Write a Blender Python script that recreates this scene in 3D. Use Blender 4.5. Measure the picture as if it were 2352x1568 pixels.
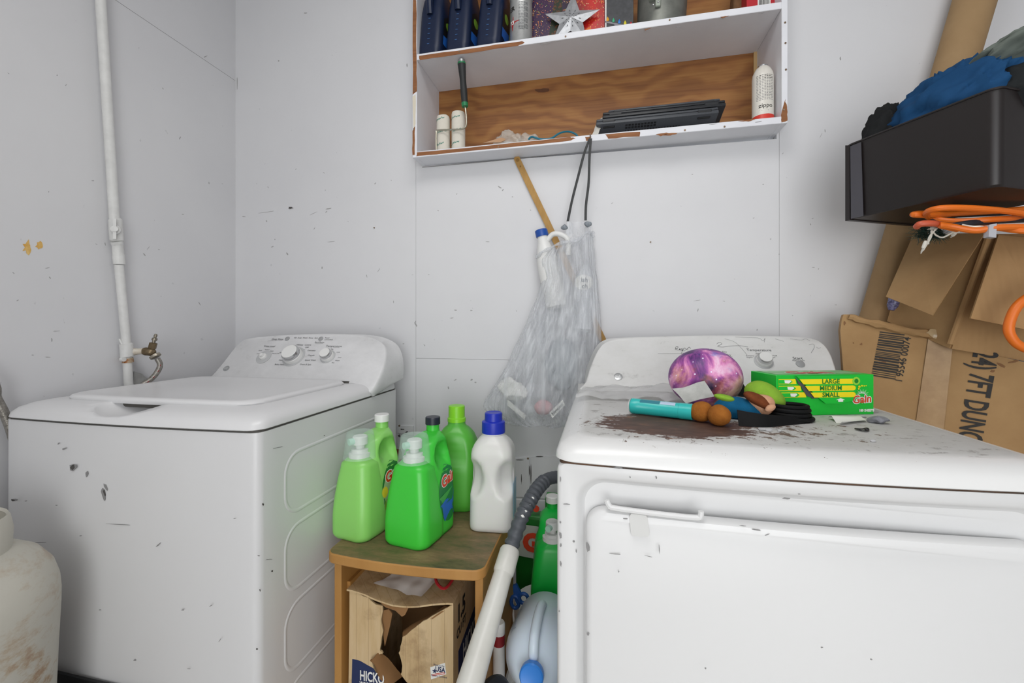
import bpy, bmesh, math, random
from mathutils import Vector, Matrix, noise
from mathutils.bvhtree import BVHTree
for o in list(bpy.data.objects): bpy.data.objects.remove(o, do_unlink=True)
SC = bpy.context.scene
COL = SC.collection
R = random.Random(7)
# ---------------------------------------------------------------- camera, light, exposure
CAM_H = 1.09
YAW = math.radians(11.58)
cam = bpy.data.cameras.new('camera'); camo = bpy.data.objects.new('camera', cam); COL.objects.link(camo)
camo.location = (0, 0, CAM_H); camo.rotation_euler = (math.pi/2, 0, YAW)
cam.sensor_width = 36; cam.lens = 36*1000/2352; cam.shift_y = -41/2352
cam.clip_start = 0.01
SC.camera = camo
w = bpy.data.worlds.new('World'); SC.world = w; w.use_nodes = True
w.node_tree.nodes['Background'].inputs[0].default_value = (0.93, 0.97, 1.0, 1)
w.node_tree.nodes['Background'].inputs[1].default_value = 1.8
def area(name, loc, target, sx, sy, power, col=(1, 1, 1)):
    l = bpy.data.lights.new(name, 'AREA'); l.shape = 'RECTANGLE'; l.size = sx; l.size_y = sy; l.energy = power; l.color = col
    o = bpy.data.objects.new(name, l); COL.objects.link(o); o.location = loc
    o.rotation_euler = (Vector(target)-Vector(loc)).to_track_quat('-Z', 'Y').to_euler(); return o
area('garage_door_daylight', (0.3, -2.1, 0.95), (-0.3, 1.1, 0.9), 2.0, 1.9, 31, (1, 0.99, 0.975))
area('ceiling_lamp_light', (-0.2, 0.2, 2.5), (-0.3, 0.3, 0.0), 1.2, 0.5, 12, (1, 0.985, 0.96))
SC.view_settings.view_transform = 'Standard'; SC.view_settings.look = 'None'
SC.view_settings.gamma = 1; SC.view_settings.use_curve_mapping = False
SC.view_settings.exposure = 0.0
# ---------------------------------------------------------------- helpers: coordinates
CR = Vector((math.cos(YAW), math.sin(YAW), 0)); CF = Vector((-math.sin(YAW), math.cos(YAW), 0)); CO = Vector((0, 0, CAM_H))
def ray(px, py): return CF + CR*((px-1176)/1000) + Vector((0, 0, (743-py)/1000))
def at(px, py, Y=None, X=None, Z=None, s=None):
    d = ray(px, py)
    if Y is not None: t = Y/d.y
    elif X is not None: t = X/d.x
    elif Z is not None: t = (Z-CAM_H)/d.z
    else: t = s
    return CO + d*t
def atp(px, py, p0, n):
    d = ray(px, py); p0 = Vector(p0); n = Vector(n)
    return CO + d*((p0-CO).dot(n)/d.dot(n))
# ---------------------------------------------------------------- helpers: materials
def lin(h):
    h = h.lstrip('#'); v = [int(h[i:i+2], 16)/255 for i in (0, 2, 4)]
    return tuple(c/12.92 if c <= .04045 else ((c+.055)/1.055)**2.4 for c in v)+(1,)
MATS = {}
class NT:
    def __init__(s, name):
        s.m = bpy.data.materials.new(name); s.m.use_nodes = True; s.t = s.m.node_tree; s.b = s.t.nodes['Principled BSDF']
        s.out = s.t.nodes['Material Output']
    def n(s, typ, **kw):
        x = s.t.nodes.new(typ)
        for k, v in kw.items():
            if k in x.inputs: s.set(x.inputs[k], v)
            else: setattr(x, k, v)
        return x
    def set(s, inp, v):
        if isinstance(v, bpy.types.NodeSocket): s.t.links.new(v, inp)
        else: inp.default_value = v
    def obj(s, scale=(1, 1, 1), loc=(0, 0, 0), rot=(0, 0, 0)):
        tc = s.n('ShaderNodeTexCoord'); mp = s.n('ShaderNodeMapping')
        mp.inputs['Scale'].default_value = scale; mp.inputs['Location'].default_value = loc; mp.inputs['Rotation'].default_value = rot
        s.t.links.new(tc.outputs['Object'], mp.inputs['Vector']); return mp.outputs[0]
    def noise(s, vec, scale=5, detail=4, rough=.55, dist=0):
        x = s.n('ShaderNodeTexNoise'); s.set(x.inputs['Vector'], vec); x.inputs['Scale'].default_value = scale
        x.inputs['Detail'].default_value = detail; x.inputs['Roughness'].default_value = rough; x.inputs['Distortion'].default_value = dist
        return x.outputs[0]
    def ramp(s, fac, stops):
        x = s.n('ShaderNodeValToRGB'); s.set(x.inputs[0], fac); e = x.color_ramp.elements
        while len(e) < len(stops): e.new(.5)
        for i, (p, c) in enumerate(stops):
            e[i].position = p; e[i].color = lin(c) if isinstance(c, str) else (c, c, c, 1)
        return x.outputs[0]
    def mix(s, f, a, b, mode='MIX'):
        x = s.n('ShaderNodeMix', data_type='RGBA', blend_type=mode)
        s.set(x.inputs[0], f)
        for i, v in ((6, a), (7, b)): s.set(x.inputs[i], lin(v) if isinstance(v, str) else v)
        return x.outputs[2]
    def math(s, op, a, b=0, c=0):
        x = s.n('ShaderNodeMath', operation=op)
        for i, v in enumerate((a, b, c)): s.set(x.inputs[i], v)
        return x.outputs[0]
    def bump(s, h, st=.2, dist=.002):
        x = s.n('ShaderNodeBump'); x.inputs['Strength'].default_value = st; x.inputs['Distance'].default_value = dist
        s.set(x.inputs['Height'], h); s.t.links.new(x.outputs[0], s.b.inputs['Normal'])
    def xyz(s, vec):
        x = s.n('ShaderNodeSeparateXYZ'); s.set(x.inputs[0], vec); return x.outputs
    def base(s, c): s.set(s.b.inputs['Base Color'], lin(c) if isinstance(c, str) else c)
    def p(s, **kw):
        for k, v in kw.items(): s.set(s.b.inputs[k], v)
def mat(name, col, rough=.5, metal=0, col2=None, vs=8, bump=0, bs=80, spec=.5, alpha=1, trans=0, coat=0, sss=0, lo=.35, hi=.7, stretch=(1, 1, 1)):
    if name in MATS: return MATS[name]
    k = NT(name)
    k.p(Roughness=rough, Metallic=metal); k.b.inputs['Specular IOR Level'].default_value = spec
    if alpha < 1: k.p(Alpha=alpha)
    if trans: k.p(**{'Transmission Weight': trans})
    if coat: k.p(**{'Coat Weight': coat, 'Coat Roughness': .08})
    if sss: k.p(**{'Subsurface Weight': sss, 'Subsurface Scale': .02, 'Subsurface Radius': (1, 1, 1)})
    if col2:
        k.base(k.ramp(k.noise(k.obj(stretch), vs, 6, .6), [(lo, col), (hi, col2)]))
    else: k.base(col)
    if bump: k.bump(k.noise(k.obj(stretch), bs, 5), bump)
    MATS[name] = k.m; return k.m
# ---------------------------------------------------------------- helpers: meshes
def BM(): return bmesh.new()
def loft(bm, rings, cap0=True, cap1=True, closed=True):
    vs = [[bm.verts.new(p) for p in r] for r in rings]; n = len(vs[0])
    for a, b in zip(vs, vs[1:]):
        for i in range(n if closed else n-1):
            j = (i+1) % n
            try: bm.faces.new((a[i], a[j], b[j], b[i]))
            except ValueError: pass
    if cap0: bm.faces.new(vs[0][::-1])
    if cap1: bm.faces.new(vs[-1])
    return bm
def rr(cx, cy, hx, hy, r, z, n=5):
    r = min(r, hx*.999, hy*.999); out = []
    for q, (sx, sy) in enumerate(((1, 1), (-1, 1), (-1, -1), (1, -1))):
        for i in range(n+1):
            a = math.pi/2*(q+i/n)
            out.append(Vector((cx+sx*(hx-r)+r*math.cos(a), cy+sy*(hy-r)+r*math.sin(a), z)))
    return out
def circ(c, r, n=24, z=None, ry=None):
    return [Vector((c[0]+r*math.cos(2*math.pi*i/n), c[1]+(ry or r)*math.sin(2*math.pi*i/n), c[2] if z is None else z)) for i in range(n)]
def lathe(bm, prof, n=24, c=(0, 0, 0), M=None, cap0=True, cap1=True):
    rings = [circ((c[0], c[1], c[2]+z), max(r, 1e-5), n) for r, z in prof]
    if M: rings = [[M @ p for p in q] for q in rings]
    return loft(bm, rings, cap0, cap1)
def axis_m(p0, p1):
    p0 = Vector(p0); d = Vector(p1)-p0
    return Matrix.Translation(p0) @ d.to_track_quat('Z', 'Y').to_matrix().to_4x4()
def cyl(bm, p0, p1, r, r1=None, n=20, bev=0):
    L = (Vector(p1)-Vector(p0)).length; r1 = r if r1 is None else r1
    pr = [(r, 0), (r1, L)] if not bev else [(r-bev, 0), (r, bev), (r1, L-bev), (r1-bev, L)]
    return lathe(bm, pr, n, M=axis_m(p0, p1))
def tube(bm, path, r, n=10, cap=True, closed=False):
    path = [Vector(p) for p in path]; m = len(path); rings = []; up = None
    for i, p in enumerate(path):
        a = path[(i-1) % m] if (closed or i) else p; b = path[(i+1) % m] if (closed or i < m-1) else p
        t = (b-a).normalized()
        if up is None: up = t.orthogonal().normalized()
        up = (up - t*up.dot(t)).normalized(); s = t.cross(up)
        q = r[min(i, len(r)-1)] if isinstance(r, (list, tuple)) else r
        rings.append([p+up*q*math.cos(2*math.pi*k/n)+s*q*math.sin(2*math.pi*k/n) for k in range(n)])
    if closed: rings.append(rings[0]); return loft(bm, rings, False, False)
    return loft(bm, rings, cap, cap)
def spline(pts, k=8, closed=False):
    P = [Vector(p) for p in pts]; n = len(P); out = []
    for i in range(n if closed else n-1):
        g = lambda j: P[j % n] if closed else P[max(0, min(n-1, j))]
        a, b, c, d = g(i-1), g(i), g(i+1), g(i+2)
        for q in range(k):
            t = q/k
            out.append(.5*((2*b)+(c-a)*t+(2*a-5*b+4*c-d)*t*t+(3*b-a-3*c+d)*t**3))
    if not closed: out.append(P[-1])
    return out
def box(bm, x0, x1, y0, y1, z0, z1, bev=0, seg=2, M=None):
    g = bmesh.ops.create_cube(bm, size=1)
    for v in g['verts']: v.co = Vector(((x0+x1)/2+v.co.x*(x1-x0), (y0+y1)/2+v.co.y*(y1-y0), (z0+z1)/2+v.co.z*(z1-z0)))
    vs = g['verts']
    if bev:
        es = list({e for v in vs for e in v.link_edges})
        res = bmesh.ops.bevel(bm, geom=es, offset=bev, segments=seg, affect='EDGES', profile=.5)
        vs = list({v for f in res['faces'] for v in f.verts} | {v for v in vs if v.is_valid})
    if M: bmesh.ops.transform(bm, matrix=M, verts=[v for v in vs if v.is_valid])
    return bm
def slab(bm, pts, off):
    """polygon (3-D points) thickened by vector off"""
    off = Vector(off); a = [bm.verts.new(p) for p in pts]; b = [bm.verts.new(Vector(p)+off) for p in pts]; n = len(a)
    bm.faces.new(a[::-1]); bm.faces.new(b)
    for i in range(n): bm.faces.new((a[i], a[(i+1) % n], b[(i+1) % n], b[i]))
    return bm
def quadgrid(bm, c, nu=10, nv=10, f=None):
    """bilinear sheet over four corners, f(p,u,v) may displace"""
    c = [Vector(p) for p in c]; g = []
    for j in range(nv+1):
        row = []
        for i in range(nu+1):
            u, v = i/nu, j/nv
            p = c[0]*(1-u)*(1-v)+c[1]*u*(1-v)+c[2]*u*v+c[3]*(1-u)*v
            row.append(bm.verts.new(f(p, u, v) if f else p))
        g.append(row)
    for j in range(nv):
        for i in range(nu): bm.faces.new((g[j][i], g[j][i+1], g[j+1][i+1], g[j+1][i]))
    return bm
def solid(bm, t):
    bmesh.ops.recalc_face_normals(bm, faces=bm.faces); bmesh.ops.solidify(bm, geom=bm.faces[:], thickness=t); return bm
def sphere(bm, c, rx, ry=None, rz=None, n=24, m=16, M=None):
    ry = ry or rx; rz = rz or rx; c = Vector(c); rings = []
    for j in range(m+1):
        a = math.pi*j/m-math.pi/2; q = max(math.cos(a), 1e-4)
        rg = [Vector((rx*q*math.cos(2*math.pi*i/n), ry*q*math.sin(2*math.pi*i/n), rz*math.sin(a))) for i in range(n)]
        rings.append([(M @ p if M else p)+c for p in rg])
    return loft(bm, rings)
def wob(bm, amp, sc, seed=0, fn=None):
    for v in bm.verts:
        p = v.co*sc+Vector((seed, seed*.7, seed*1.3)); d = noise.noise_vector(p)
        v.co += d*amp*(fn(v.co) if fn else 1)
    return bm
def dent(bm, c, rad, push):
    c = Vector(c); push = Vector(push)
    for v in bm.verts:
        q = v.co-c; d = (q.x/rad[0])**2+(q.y/rad[1])**2+(q.z/rad[2])**2
        if d < 1: v.co += push*(1-d)**1.0*(1 if d < .5 else (2-2*d)**.5)
    return bm
def xf(bm, M): bmesh.ops.transform(bm, matrix=M, verts=bm.verts[:]); return bm
def RZ(a): return Matrix.Rotation(math.radians(a), 4, 'Z')
def RX(a): return Matrix.Rotation(math.radians(a), 4, 'X')
def RY(a): return Matrix.Rotation(math.radians(a), 4, 'Y')
TL = Matrix.Translation
def tag(o, label=None, cat=None, group=None, kind=None):
    for k, v in (('label', label), ('category', cat), ('group', group), ('kind', kind)):
        if v: o[k] = v
    return o
def root(o):
    while o.parent: o = o.parent
    return o
def thing(name, label, cat, loc=(0, 0, 0), rot=None, group=None):
    o = bpy.data.objects.new(name, None); COL.objects.link(o); o.empty_display_size = .02
    m = TL(Vector(loc)) @ (rot or Matrix()); o.matrix_basis = m; o['mw'] = [x for r in m for x in r]
    return tag(o, label, cat, group)
def mesh(name, bm, smooth=35):
    bmesh.ops.recalc_face_normals(bm, faces=bm.faces)
    ca = math.radians(smooth)
    for f in bm.faces: f.smooth = smooth > 0
    for e in bm.edges:
        if len(e.link_faces) == 2 and e.calc_face_angle(0) > ca: e.smooth = False
    me = bpy.data.meshes.new(name); bm.to_mesh(me); bm.free(); return me
def part(name, bm, m, parent=None, w=True, smooth=35, kind=None, label=None):
    """one mesh object; w: geometry is given in world coordinates"""
    if w and parent is not None:
        rt = root(parent)
        if 'mw' in rt.keys():
            v = list(rt['mw']); xf(bm, Matrix([v[0:4], v[4:8], v[8:12], v[12:16]]).inverted())
    o = bpy.data.objects.new(name, mesh(name, bm, smooth)); COL.objects.link(o)
    o.data.materials.append(m); o.parent = parent
    return tag(o, label=label, kind=kind)
def single(name, bm, m, label, cat, loc=None, group=None, smooth=35, kind=None, w=True, rot=None):
    """a thing that is one mesh, its origin at its base"""
    if loc is None:
        b = [v.co for v in bm.verts]; loc = Vector((sum(p.x for p in b)/len(b), sum(p.y for p in b)/len(b), min(p.z for p in b)))
    M = TL(Vector(loc)) @ (rot or Matrix())
    if w: xf(bm, M.inverted())
    o = part(name, bm, m, None, smooth=smooth); o.matrix_basis = M
    return tag(o, label, cat, group, kind)
def struct(name, bm, m, smooth=35):
    return tag(part(name, bm, m, None, smooth=smooth), kind='structure')
def text(s, size=1, bold=0, ext=0, sx=1, align='CENTER', shear=0, sp=1):
    c = bpy.data.curves.new('t', 'FONT'); c.body = s; c.size = size; c.offset = bold; c.extrude = ext; c.resolution_u = 3
    c.align_x = align; c.align_y = 'CENTER'; c.shear = shear; c.space_character = sp
    o = bpy.data.objects.new('t', c); COL.objects.link(o)
    dg = bpy.context.evaluated_depsgraph_get(); me = o.evaluated_get(dg).to_mesh()
    bm = BM(); bm.from_mesh(me); bpy.data.objects.remove(o, do_unlink=True); bpy.data.curves.remove(c)
    if sx != 1:
        for v in bm.verts: v.co.x *= sx
    return bm
def frame(o, xa, ya):
    xa = Vector(xa).normalized(); n = xa.cross(Vector(ya)).normalized(); ya = n.cross(xa)
    M = Matrix((xa, ya, n)).transposed().to_4x4(); M.translation = Vector(o); return M
def stick(bm, bvh, n, eps=.0007, reach=.15):
    """press a flat print onto a surface along -n"""
    n = Vector(n).normalized(); miss = []
    for v in bm.verts:
        h = bvh.ray_cast(v.co+n*reach, -n)
        if h[0] is not None: v.co = h[0]+n*eps
        else: miss.append(v)
    if miss: bmesh.ops.delete(bm, geom=miss, context='VERTS')
    return bm
def merge(a, b):
    me = bpy.data.meshes.new('x'); b.to_mesh(me); a.from_mesh(me); bpy.data.meshes.remove(me); b.free(); return a
def disc(bm, outline, rings=5):
    """filled outline in the xy plane, fine enough to be pressed on a curved surface"""
    cx = sum(p[0] for p in outline)/len(outline); cy = sum(p[1] for p in outline)/len(outline)
    rg = [[Vector((cx+(p[0]-cx)*k/rings, cy+(p[1]-cy)*k/rings, 0)) for p in outline] for k in range(rings, 0, -1)]
    vs = [[bm.verts.new(p) for p in r] for r in rg]; c = bm.verts.new((cx, cy, 0)); n = len(outline)
    for a, b in zip(vs, vs[1:]):
        for i in range(n): bm.faces.new((a[i], a[(i+1) % n], b[(i+1) % n], b[i]))
    for i in range(n): bm.faces.new((vs[-1][i], vs[-1][(i+1) % n], c))
    return bm
def rag(pts, amp, k=4, seed=1):
    """make an outline ragged"""
    rn = random.Random(seed); out = []; n = len(pts)
    for i in range(n):
        a, b = Vector(pts[i]), Vector(pts[(i+1) % n])
        for q in range(k):
            p = a.lerp(b, q/k)
            out.append(p+Vector([rn.uniform(-amp, amp) for _ in range(len(p))]))
    return out
def marks(parent, plane, pts, m, name='scuff_marks', eps=.0006, toward=(0, -1, 0), seed=3):
    """small ragged scuffs on a flat plane: pts = (px, py, half-length px, half-height px, angle)"""
    bm = BM(); rn = random.Random(seed); tv = Vector(toward)
    for (x, y, a, b, ang) in pts:
        ca, sa = math.cos(math.radians(ang)), math.sin(math.radians(ang)); out = []
        for i in range(9):
            t = 2*math.pi*i/9; q = rn.uniform(.55, 1.15)
            u, v = a*q*math.cos(t), b*q*math.sin(t)
            out.append(plane(x+u*ca+v*sa, y-u*sa+v*ca)+tv*eps)
        slab(bm, out, -tv*eps*.9)
    return part(name, bm, m, parent, kind='stuff', smooth=0)
# ---------------------------------------------------------------- shared materials
def wall_paint(name, col, dark):
    k = NT(name); v = k.obj()
    c = k.ramp(k.noise(v, 1.3, 5, .6), [(.3, col), (.75, dark)])
    sc = k.ramp(k.noise(k.obj((5, 5, 38), rot=(0, .12, 0)), 1.0, 8, .75), [(.70, 0.0), (.78, .35)])
    sp = k.ramp(k.noise(k.obj((1, 1, 1), loc=(3, 1, 2)), 46, 3, .5), [(.73, 0.0), (.76, .6)])
    c = k.mix(k.math('MULTIPLY', sc, .25), c, '#8f8f90'); c = k.mix(k.math('MULTIPLY', sp, .35), c, '#77767a')
    k.base(c); k.p(Roughness=.55); k.bump(k.noise(v, 30, 4), .06, .003); MATS[name] = k.m; return k.m
M_WALL = wall_paint('white_wall_paint', '#dcdcde', '#d3d3d6')
M_WALL2 = wall_paint('white_side_wall_paint', '#dadadc', '#d1d1d4')
M_GAP = mat('seam_dark', '#55534f', .9)
M_SEAM = mat('seam_grey', '#a9a8a6', .9)
M_WSCUFF = mat('wall_scuff', '#a3a2a2', .8)
M_SCUFF = mat('grey_scuff', '#8b8a8a', .8)
M_DARKSCUFF = mat('dark_scuff', '#4d4a48', .8)
M_RUSTY = mat('rust_spot', '#5b3a26', .85, col2='#7b5236', vs=60)
M_SHELFW = mat('shelf_white_paint', '#e6e7ec', .5, col2='#dedfe5', vs=6, bump=.08, bs=40)
M_BAREWOOD = mat('bare_brown_wood', '#95623a', .7, col2='#7d4d2b', vs=9, bump=.15, stretch=(1, 4, 9))
M_CREAM = mat('old_cream_paint', '#d8d0bd', .6)
M_NAIL = mat('nail_head', '#6d5a4c', .5, .6, col2='#a08a70', vs=200)
M_WHITEPL = mat('white_plastic', '#e4e4e2', .35)
M_BLACK = mat('black_plastic', '#17181a', .4)
M_BLACKRUB = mat('black_rubber', '#131416', .55)
M_CHROME = mat('chrome', '#c9cacb', .18, 1)
M_GREYPRINT = mat('grey_print', '#7d7e80', .6)
M_DARKPRINT = mat('dark_print', '#33363a', .6)
M_WHITEPRINT = mat('white_print', '#eeeeea', .5)
M_RED = mat('red_print', '#d8431f', .45)
M_BLACKPRINT = mat('black_ink', '#25221f', .7)
def plywood():
    k = NT('brown_plywood'); v = k.obj((1.1, 1, 5.2))
    d = k.noise(k.obj((1.0, 1, 2.2), loc=(1.7, 0, .4)), 2.6, 3, .5)
    vv = k.n('ShaderNodeVectorMath', operation='MULTIPLY_ADD'); k.set(vv.inputs[0], d); vv.inputs[1].default_value = (1.1, 0, 1.6); k.set(vv.inputs[2], v)
    wv = k.n('ShaderNodeTexWave', wave_type='BANDS', bands_direction='Z'); k.set(wv.inputs['Vector'], vv.outputs[0])
    wv.inputs['Scale'].default_value = 1.1; wv.inputs['Distortion'].default_value = 5; wv.inputs['Detail'].default_value = 3; wv.inputs['Detail Scale'].default_value = 1.2
    c = k.ramp(wv.outputs[1], [(.1, '#9c6a36'), (.55, '#905c2c'), (.95, '#7d4c23')])
    f = k.noise(k.obj((6, 6, 160)), 1, 5); c = k.mix(.25, c, k.ramp(f, [(.3, '#6b3f1c'), (.7, '#b58248')]))
    k.base(c); k.p(Roughness=.6); k.bump(f, .1); MATS['brown_plywood'] = k.m; return k.m
M_PLY = plywood()
def cardboard(name, a, b, flute=0, fibre=0):
    k = NT(name); c = k.ramp(k.noise(k.obj(), 7, 6, .65), [(.3, a), (.75, b)])
    st = k.ramp(k.noise(k.obj(loc=(4, 2, 7)), 14, 3, .5), [(.68, 0.0), (.76, .5)])
    c = k.mix(k.math('MULTIPLY', st, .35), c, '#7d5a36')
    k.base(c); k.p(Roughness=.8); k.b.inputs['Specular IOR Level'].default_value = .25
    if flute:
        wv = k.n('ShaderNodeTexWave', wave_type='BANDS', bands_direction='X'); k.set(wv.inputs['Vector'], k.obj()); wv.inputs['Scale'].default_value = flute; wv.inputs['Distortion'].default_value = .4
        k.bump(wv.outputs[1], .22, .002)
    else: k.bump(k.noise(k.obj(), 45, 5), .15, .003)
    MATS[name] = k.m; return k.m
M_CARD = cardboard('brown_cardboard', '#ab8a60', '#997750')
M_CARD2 = cardboard('tan_cardboard', '#b08d63', '#9f7c53', flute=22)
M_CARDIN = cardboard('cardboard_inside', '#96704a', '#84603c')
M_TUBEC = cardboard('cardboard_tube', '#a88b66', '#997c58')
# ---------------------------------------------------------------- the room
YW = 1.46; XL = -1.41; XR = 2.5; ZC = 2.55; YF = -2.7
k = NT('garage_floor'); k.base(k.ramp(k.noise(k.obj(), 4, 6, .65), [(.3, '#c4c1bb'), (.75, '#b4b1ab')])); k.p(Roughness=.7); M_FLOOR = k.m
b = BM(); box(b, XL-.05, XR+.05, YF, YW+.3, -.05, 0); struct('floor', b, M_FLOOR)
b = BM(); box(b, XL-.05, XR+.05, YF, YW+.3, ZC, ZC+.05); struct('ceiling', b, M_WALL2)
b = BM(); box(b, XL-.05, XL, YF, YW+.3, 0, ZC); wl = struct('wall_left', b, M_WALL2)
b = BM(); box(b, XR, XR+.05, YF, YW+.3, 0, ZC); struct('wall_right', b, M_WALL2)
b = BM(); box(b, XL, -.42, -1.15, -1.05, 0, ZC); struct('rear_light_blocker', b, M_WALL2)  # unseen partition added behind the camera, keeps daylight off the washer's left front
b = BM(); box(b, 1.35, XR, -1.15, -1.05, 0, ZC); struct('rear_light_blocker_right', b, M_WALL2)  # unseen partition added to narrow the opening and dim the right side
SX0, SX1, SZ0, SZ1 = -.627, .523, 1.652, 2.40       # opening for the wall shelf
b = BM(); box(b, XL, SX0, YW+.02, YW+.05, 0, ZC); box(b, SX1, XR, YW+.02, YW+.05, 0, ZC)
box(b, SX0, SX1, YW+.02, YW+.05, 0, SZ0); box(b, SX0, SX1, YW+.02, YW+.05, SZ1, ZC)
wb = struct('wall_back', b, M_SEAM)
g = .0004
def panel(rects):
    b = BM()
    for (x0, x1, z0, z1) in rects: box(b, x0, x1, YW, YW+.019, z0, z1)
    return part('wall_panel', b, M_WALL, wb)
panel([(XL, -.651-g, 0, ZC)])
panel([(-.651+g, .5305-g, .966+g, SZ0), (-.651+g, SX0, SZ0, SZ1), (SX1, .5305-g, SZ0, SZ1), (-.651+g, .5305-g, SZ1, ZC)])
panel([(-.651+g, .5305-g, 0, .966-g)])
panel([(.5305+g, 1.75-g, 0, ZC)]); panel([(1.75+g, XR, 0, ZC)])
PW = lambda x, y: at(x, y, Y=YW)
PL = lambda x, y: at(x, y, X=XL)
def patch(name, pts, Y, m, parent, th=.002, ragged=0, k=3, seed=1):
    b = BM(); p = [at(x, y, Y=Y) for x, y in pts]
    if ragged:
        p = rag(p, ragged, k, seed)
        for q in p: q.y = Y
    slab(b, p, (0, -th, 0)); return part(name, b, m, parent, smooth=0)
for q in ([(914, 976), (951, 978), (951, 1000), (914, 993)], [(914, 996), (951, 1002), (951, 1060), (914, 1060)],
          [(1178, 1052), (1216, 1049), (1216, 1140), (1178, 1140)], [(1220, 1049), (1300, 1046), (1300, 1146), (1220, 1142)],
          [(1150, 1145), (1300, 1152), (1300, 1330), (1150, 1330)]):
    patch('patch_board', q, YW, M_WALL, wb, .0035)
patch('patch_brown_gap', [(905, 1030), (922, 1030), (922, 1062), (905, 1062)], YW-.0036, M_BAREWOOD, wb, .0005, .003)  # brown bare-wood gap beside the patch boards
for x, y in ((918, 977), (1213, 1052), (860, 523), (1494, 556)):
    b = BM(); p = PW(x, y); cyl(b, p+Vector((0, -.004, 0)), p, .0035 if y > 900 else .0022, n=10); part('nail', b, M_NAIL, wb)
wm = [(445, 405, 1.5, 16, 0), (668, 478, 7, 2.5, 5), (612, 487, 20, .7, 8), (755, 479, 7, 1.5, 10), (720, 490, 9, .7, 25), (740, 615, 1.5, 3, 0), (702, 30, 4, 1.2, 0),
      (485, 422, 2, 5, 0), (1046, 712, 4, 1.6, 0), (1037, 730, 5, 1.2, 10), (1083, 713, 3, 1.6, 0), (1148, 430, 5, 1.6, -30), (1155, 436, 4, 1.2, 50), (1177, 452, 2, 1, 0),
      (545, 190, 1.2, 16, 0), (640, 140, 2, 2, 0), (870, 620, 7, .6, 60), (955, 745, 2, 6, 30), (1046, 872, 4, 1.5, 30), (1083, 872, 3, 2.4, 45), (1092, 878, 3, 1.5, 0), (1030, 890, 1.5, 4, 10),
      (1603, 712, 5, 1.2, 70), (1600, 690, 9, .7, 10), (1868, 614, 4, .8, 0), (1920, 700, 3, .8, 0), (1590, 400, 2, .9, 0), (1886, 310, 8, .6, 65), (1895, 300, 1.2, 5, 10), (1930, 135, 2, 5, 0), (935, 150, 1.5, 5, 0), (1120, 555, 6, .6, 0), (760, 555, 9, .6, 5)]
rn = random.Random(11)
for i in range(34): wm.append((rn.uniform(560, 1320), rn.uniform(380, 940), rn.uniform(1, 4), rn.uniform(.5, 1.4), rn.uniform(0, 180)))
for i in range(12): wm.append((rn.uniform(1400, 1930), rn.uniform(340, 760), rn.uniform(1, 3.5), rn.uniform(.5, 1.2), rn.uniform(0, 180)))
marks(wb, PW, wm, M_WSCUFF)
marks(wb, PW, [(925, 985, 6, 1.5, 0), (935, 991, 4, 2, 20), (918, 1000, 3, 4, 0), (1195, 1055, 10, 1, 0), (1216, 1080, 1, 14, 0), (1198, 1100, 1, 12, 0), (1180, 1095, 2, 1, 0), (1240, 1048, 12, .8, 0), (668, 477, 4, 2, 0), (1220, 1090, 1.5, 30, 0)], M_DARKSCUFF, eps=.0042, seed=8)
lm = [(213, 415, 4, 1, 0), (40, 690, 4, 1, 30), (130, 760, 8, 1, 5), (110, 820, 7, 1.2, 0), (75, 815, 3, 1, 0), (420, 492, 3, 1, 0), (340, 570, 5, .6, 50), (365, 573, 2, 1, 0), (110, 615, 6, .8, 10), (480, 420, 1, 3, 0)]
for i in range(16): lm.append((rn.uniform(10, 520), rn.uniform(60, 860), rn.uniform(1.5, 5), rn.uniform(.6, 1.3), rn.uniform(0, 180)))
marks(wl, PL, lm, M_WSCUFF, toward=(1, 0, 0), seed=4)
M_YCHIP = mat('ochre_chip', '#d3a04a', .7, col2='#e3c27c', vs=90)
for i, (cx, cy, a, bb) in enumerate(((63, 568, 12, 18), (90, 562, 9, 9))):
    b = BM(); out = []
    for j in range(14):
        q = rn.uniform(.45, 1.2); out.append(PL(cx+a*q*math.cos(j*.449), cy+bb*q*math.sin(j*.449))+Vector((.0008, 0, 0)))
    slab(b, out, (-.0007, 0, 0)); part('paint_chip', b, M_YCHIP, wl, smooth=0)
b = BM(); P0, P1 = PL(265, 0), PL(540, 185); tube(b, [P0+Vector((.0004, 0, 0)), P1+Vector((.0004, 0, 0))], .0005, 4); part('hairline_crack', b, M_SCUFF, wl, kind='stuff')
# ---------------------------------------------------------------- wall shelf
KS = .0105
def zs(x): return KS*(x+.627)
def sh(bm):
    for v in bm.verts: v.co.z += zs(v.co.x)
    return bm
YS = 1.378; YB = 1.585
shelf = thing('wall_shelf', 'white painted recessed wooden wall shelf with brown plywood back above the appliances', 'shelf', (-.05, 1.48, 1.652))
def board(name, x0, x1, y0, y1, z0, z1, m=M_SHELFW):
    b = BM(); box(b, x0, x1, y0, y1, z0, z1, .0012, 1); return part(name, sh(b), m, shelf)
sl = board('side_panel', SX0, SX0+.016, YS, YB, 1.652, 2.39)
sr = board('side_panel', SX1-.016, SX1, YS, YB, 1.652, 2.39)
s0 = board('shelf_board', SX0+.016, SX1-.016, YS, YB, 1.652, 1.672)
s1 = board('shelf_board', SX0+.016, SX1-.016, YS, YB, 1.981, 2.001)
s2 = board('top_board', SX0+.016, SX1-.016, YS, YB, 2.37, 2.39)
bp = board('back_panel', SX0, SX1, YB, YB+.012, 1.652, 2.39, M_PLY)
b = BM(); box(b, .497, .507, YB-.006, YB, 1.672, 1.981); part('corner_batten', sh(b), mat('pale_wood', '#c9a877', .7), shelf)
yf = YS
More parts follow.
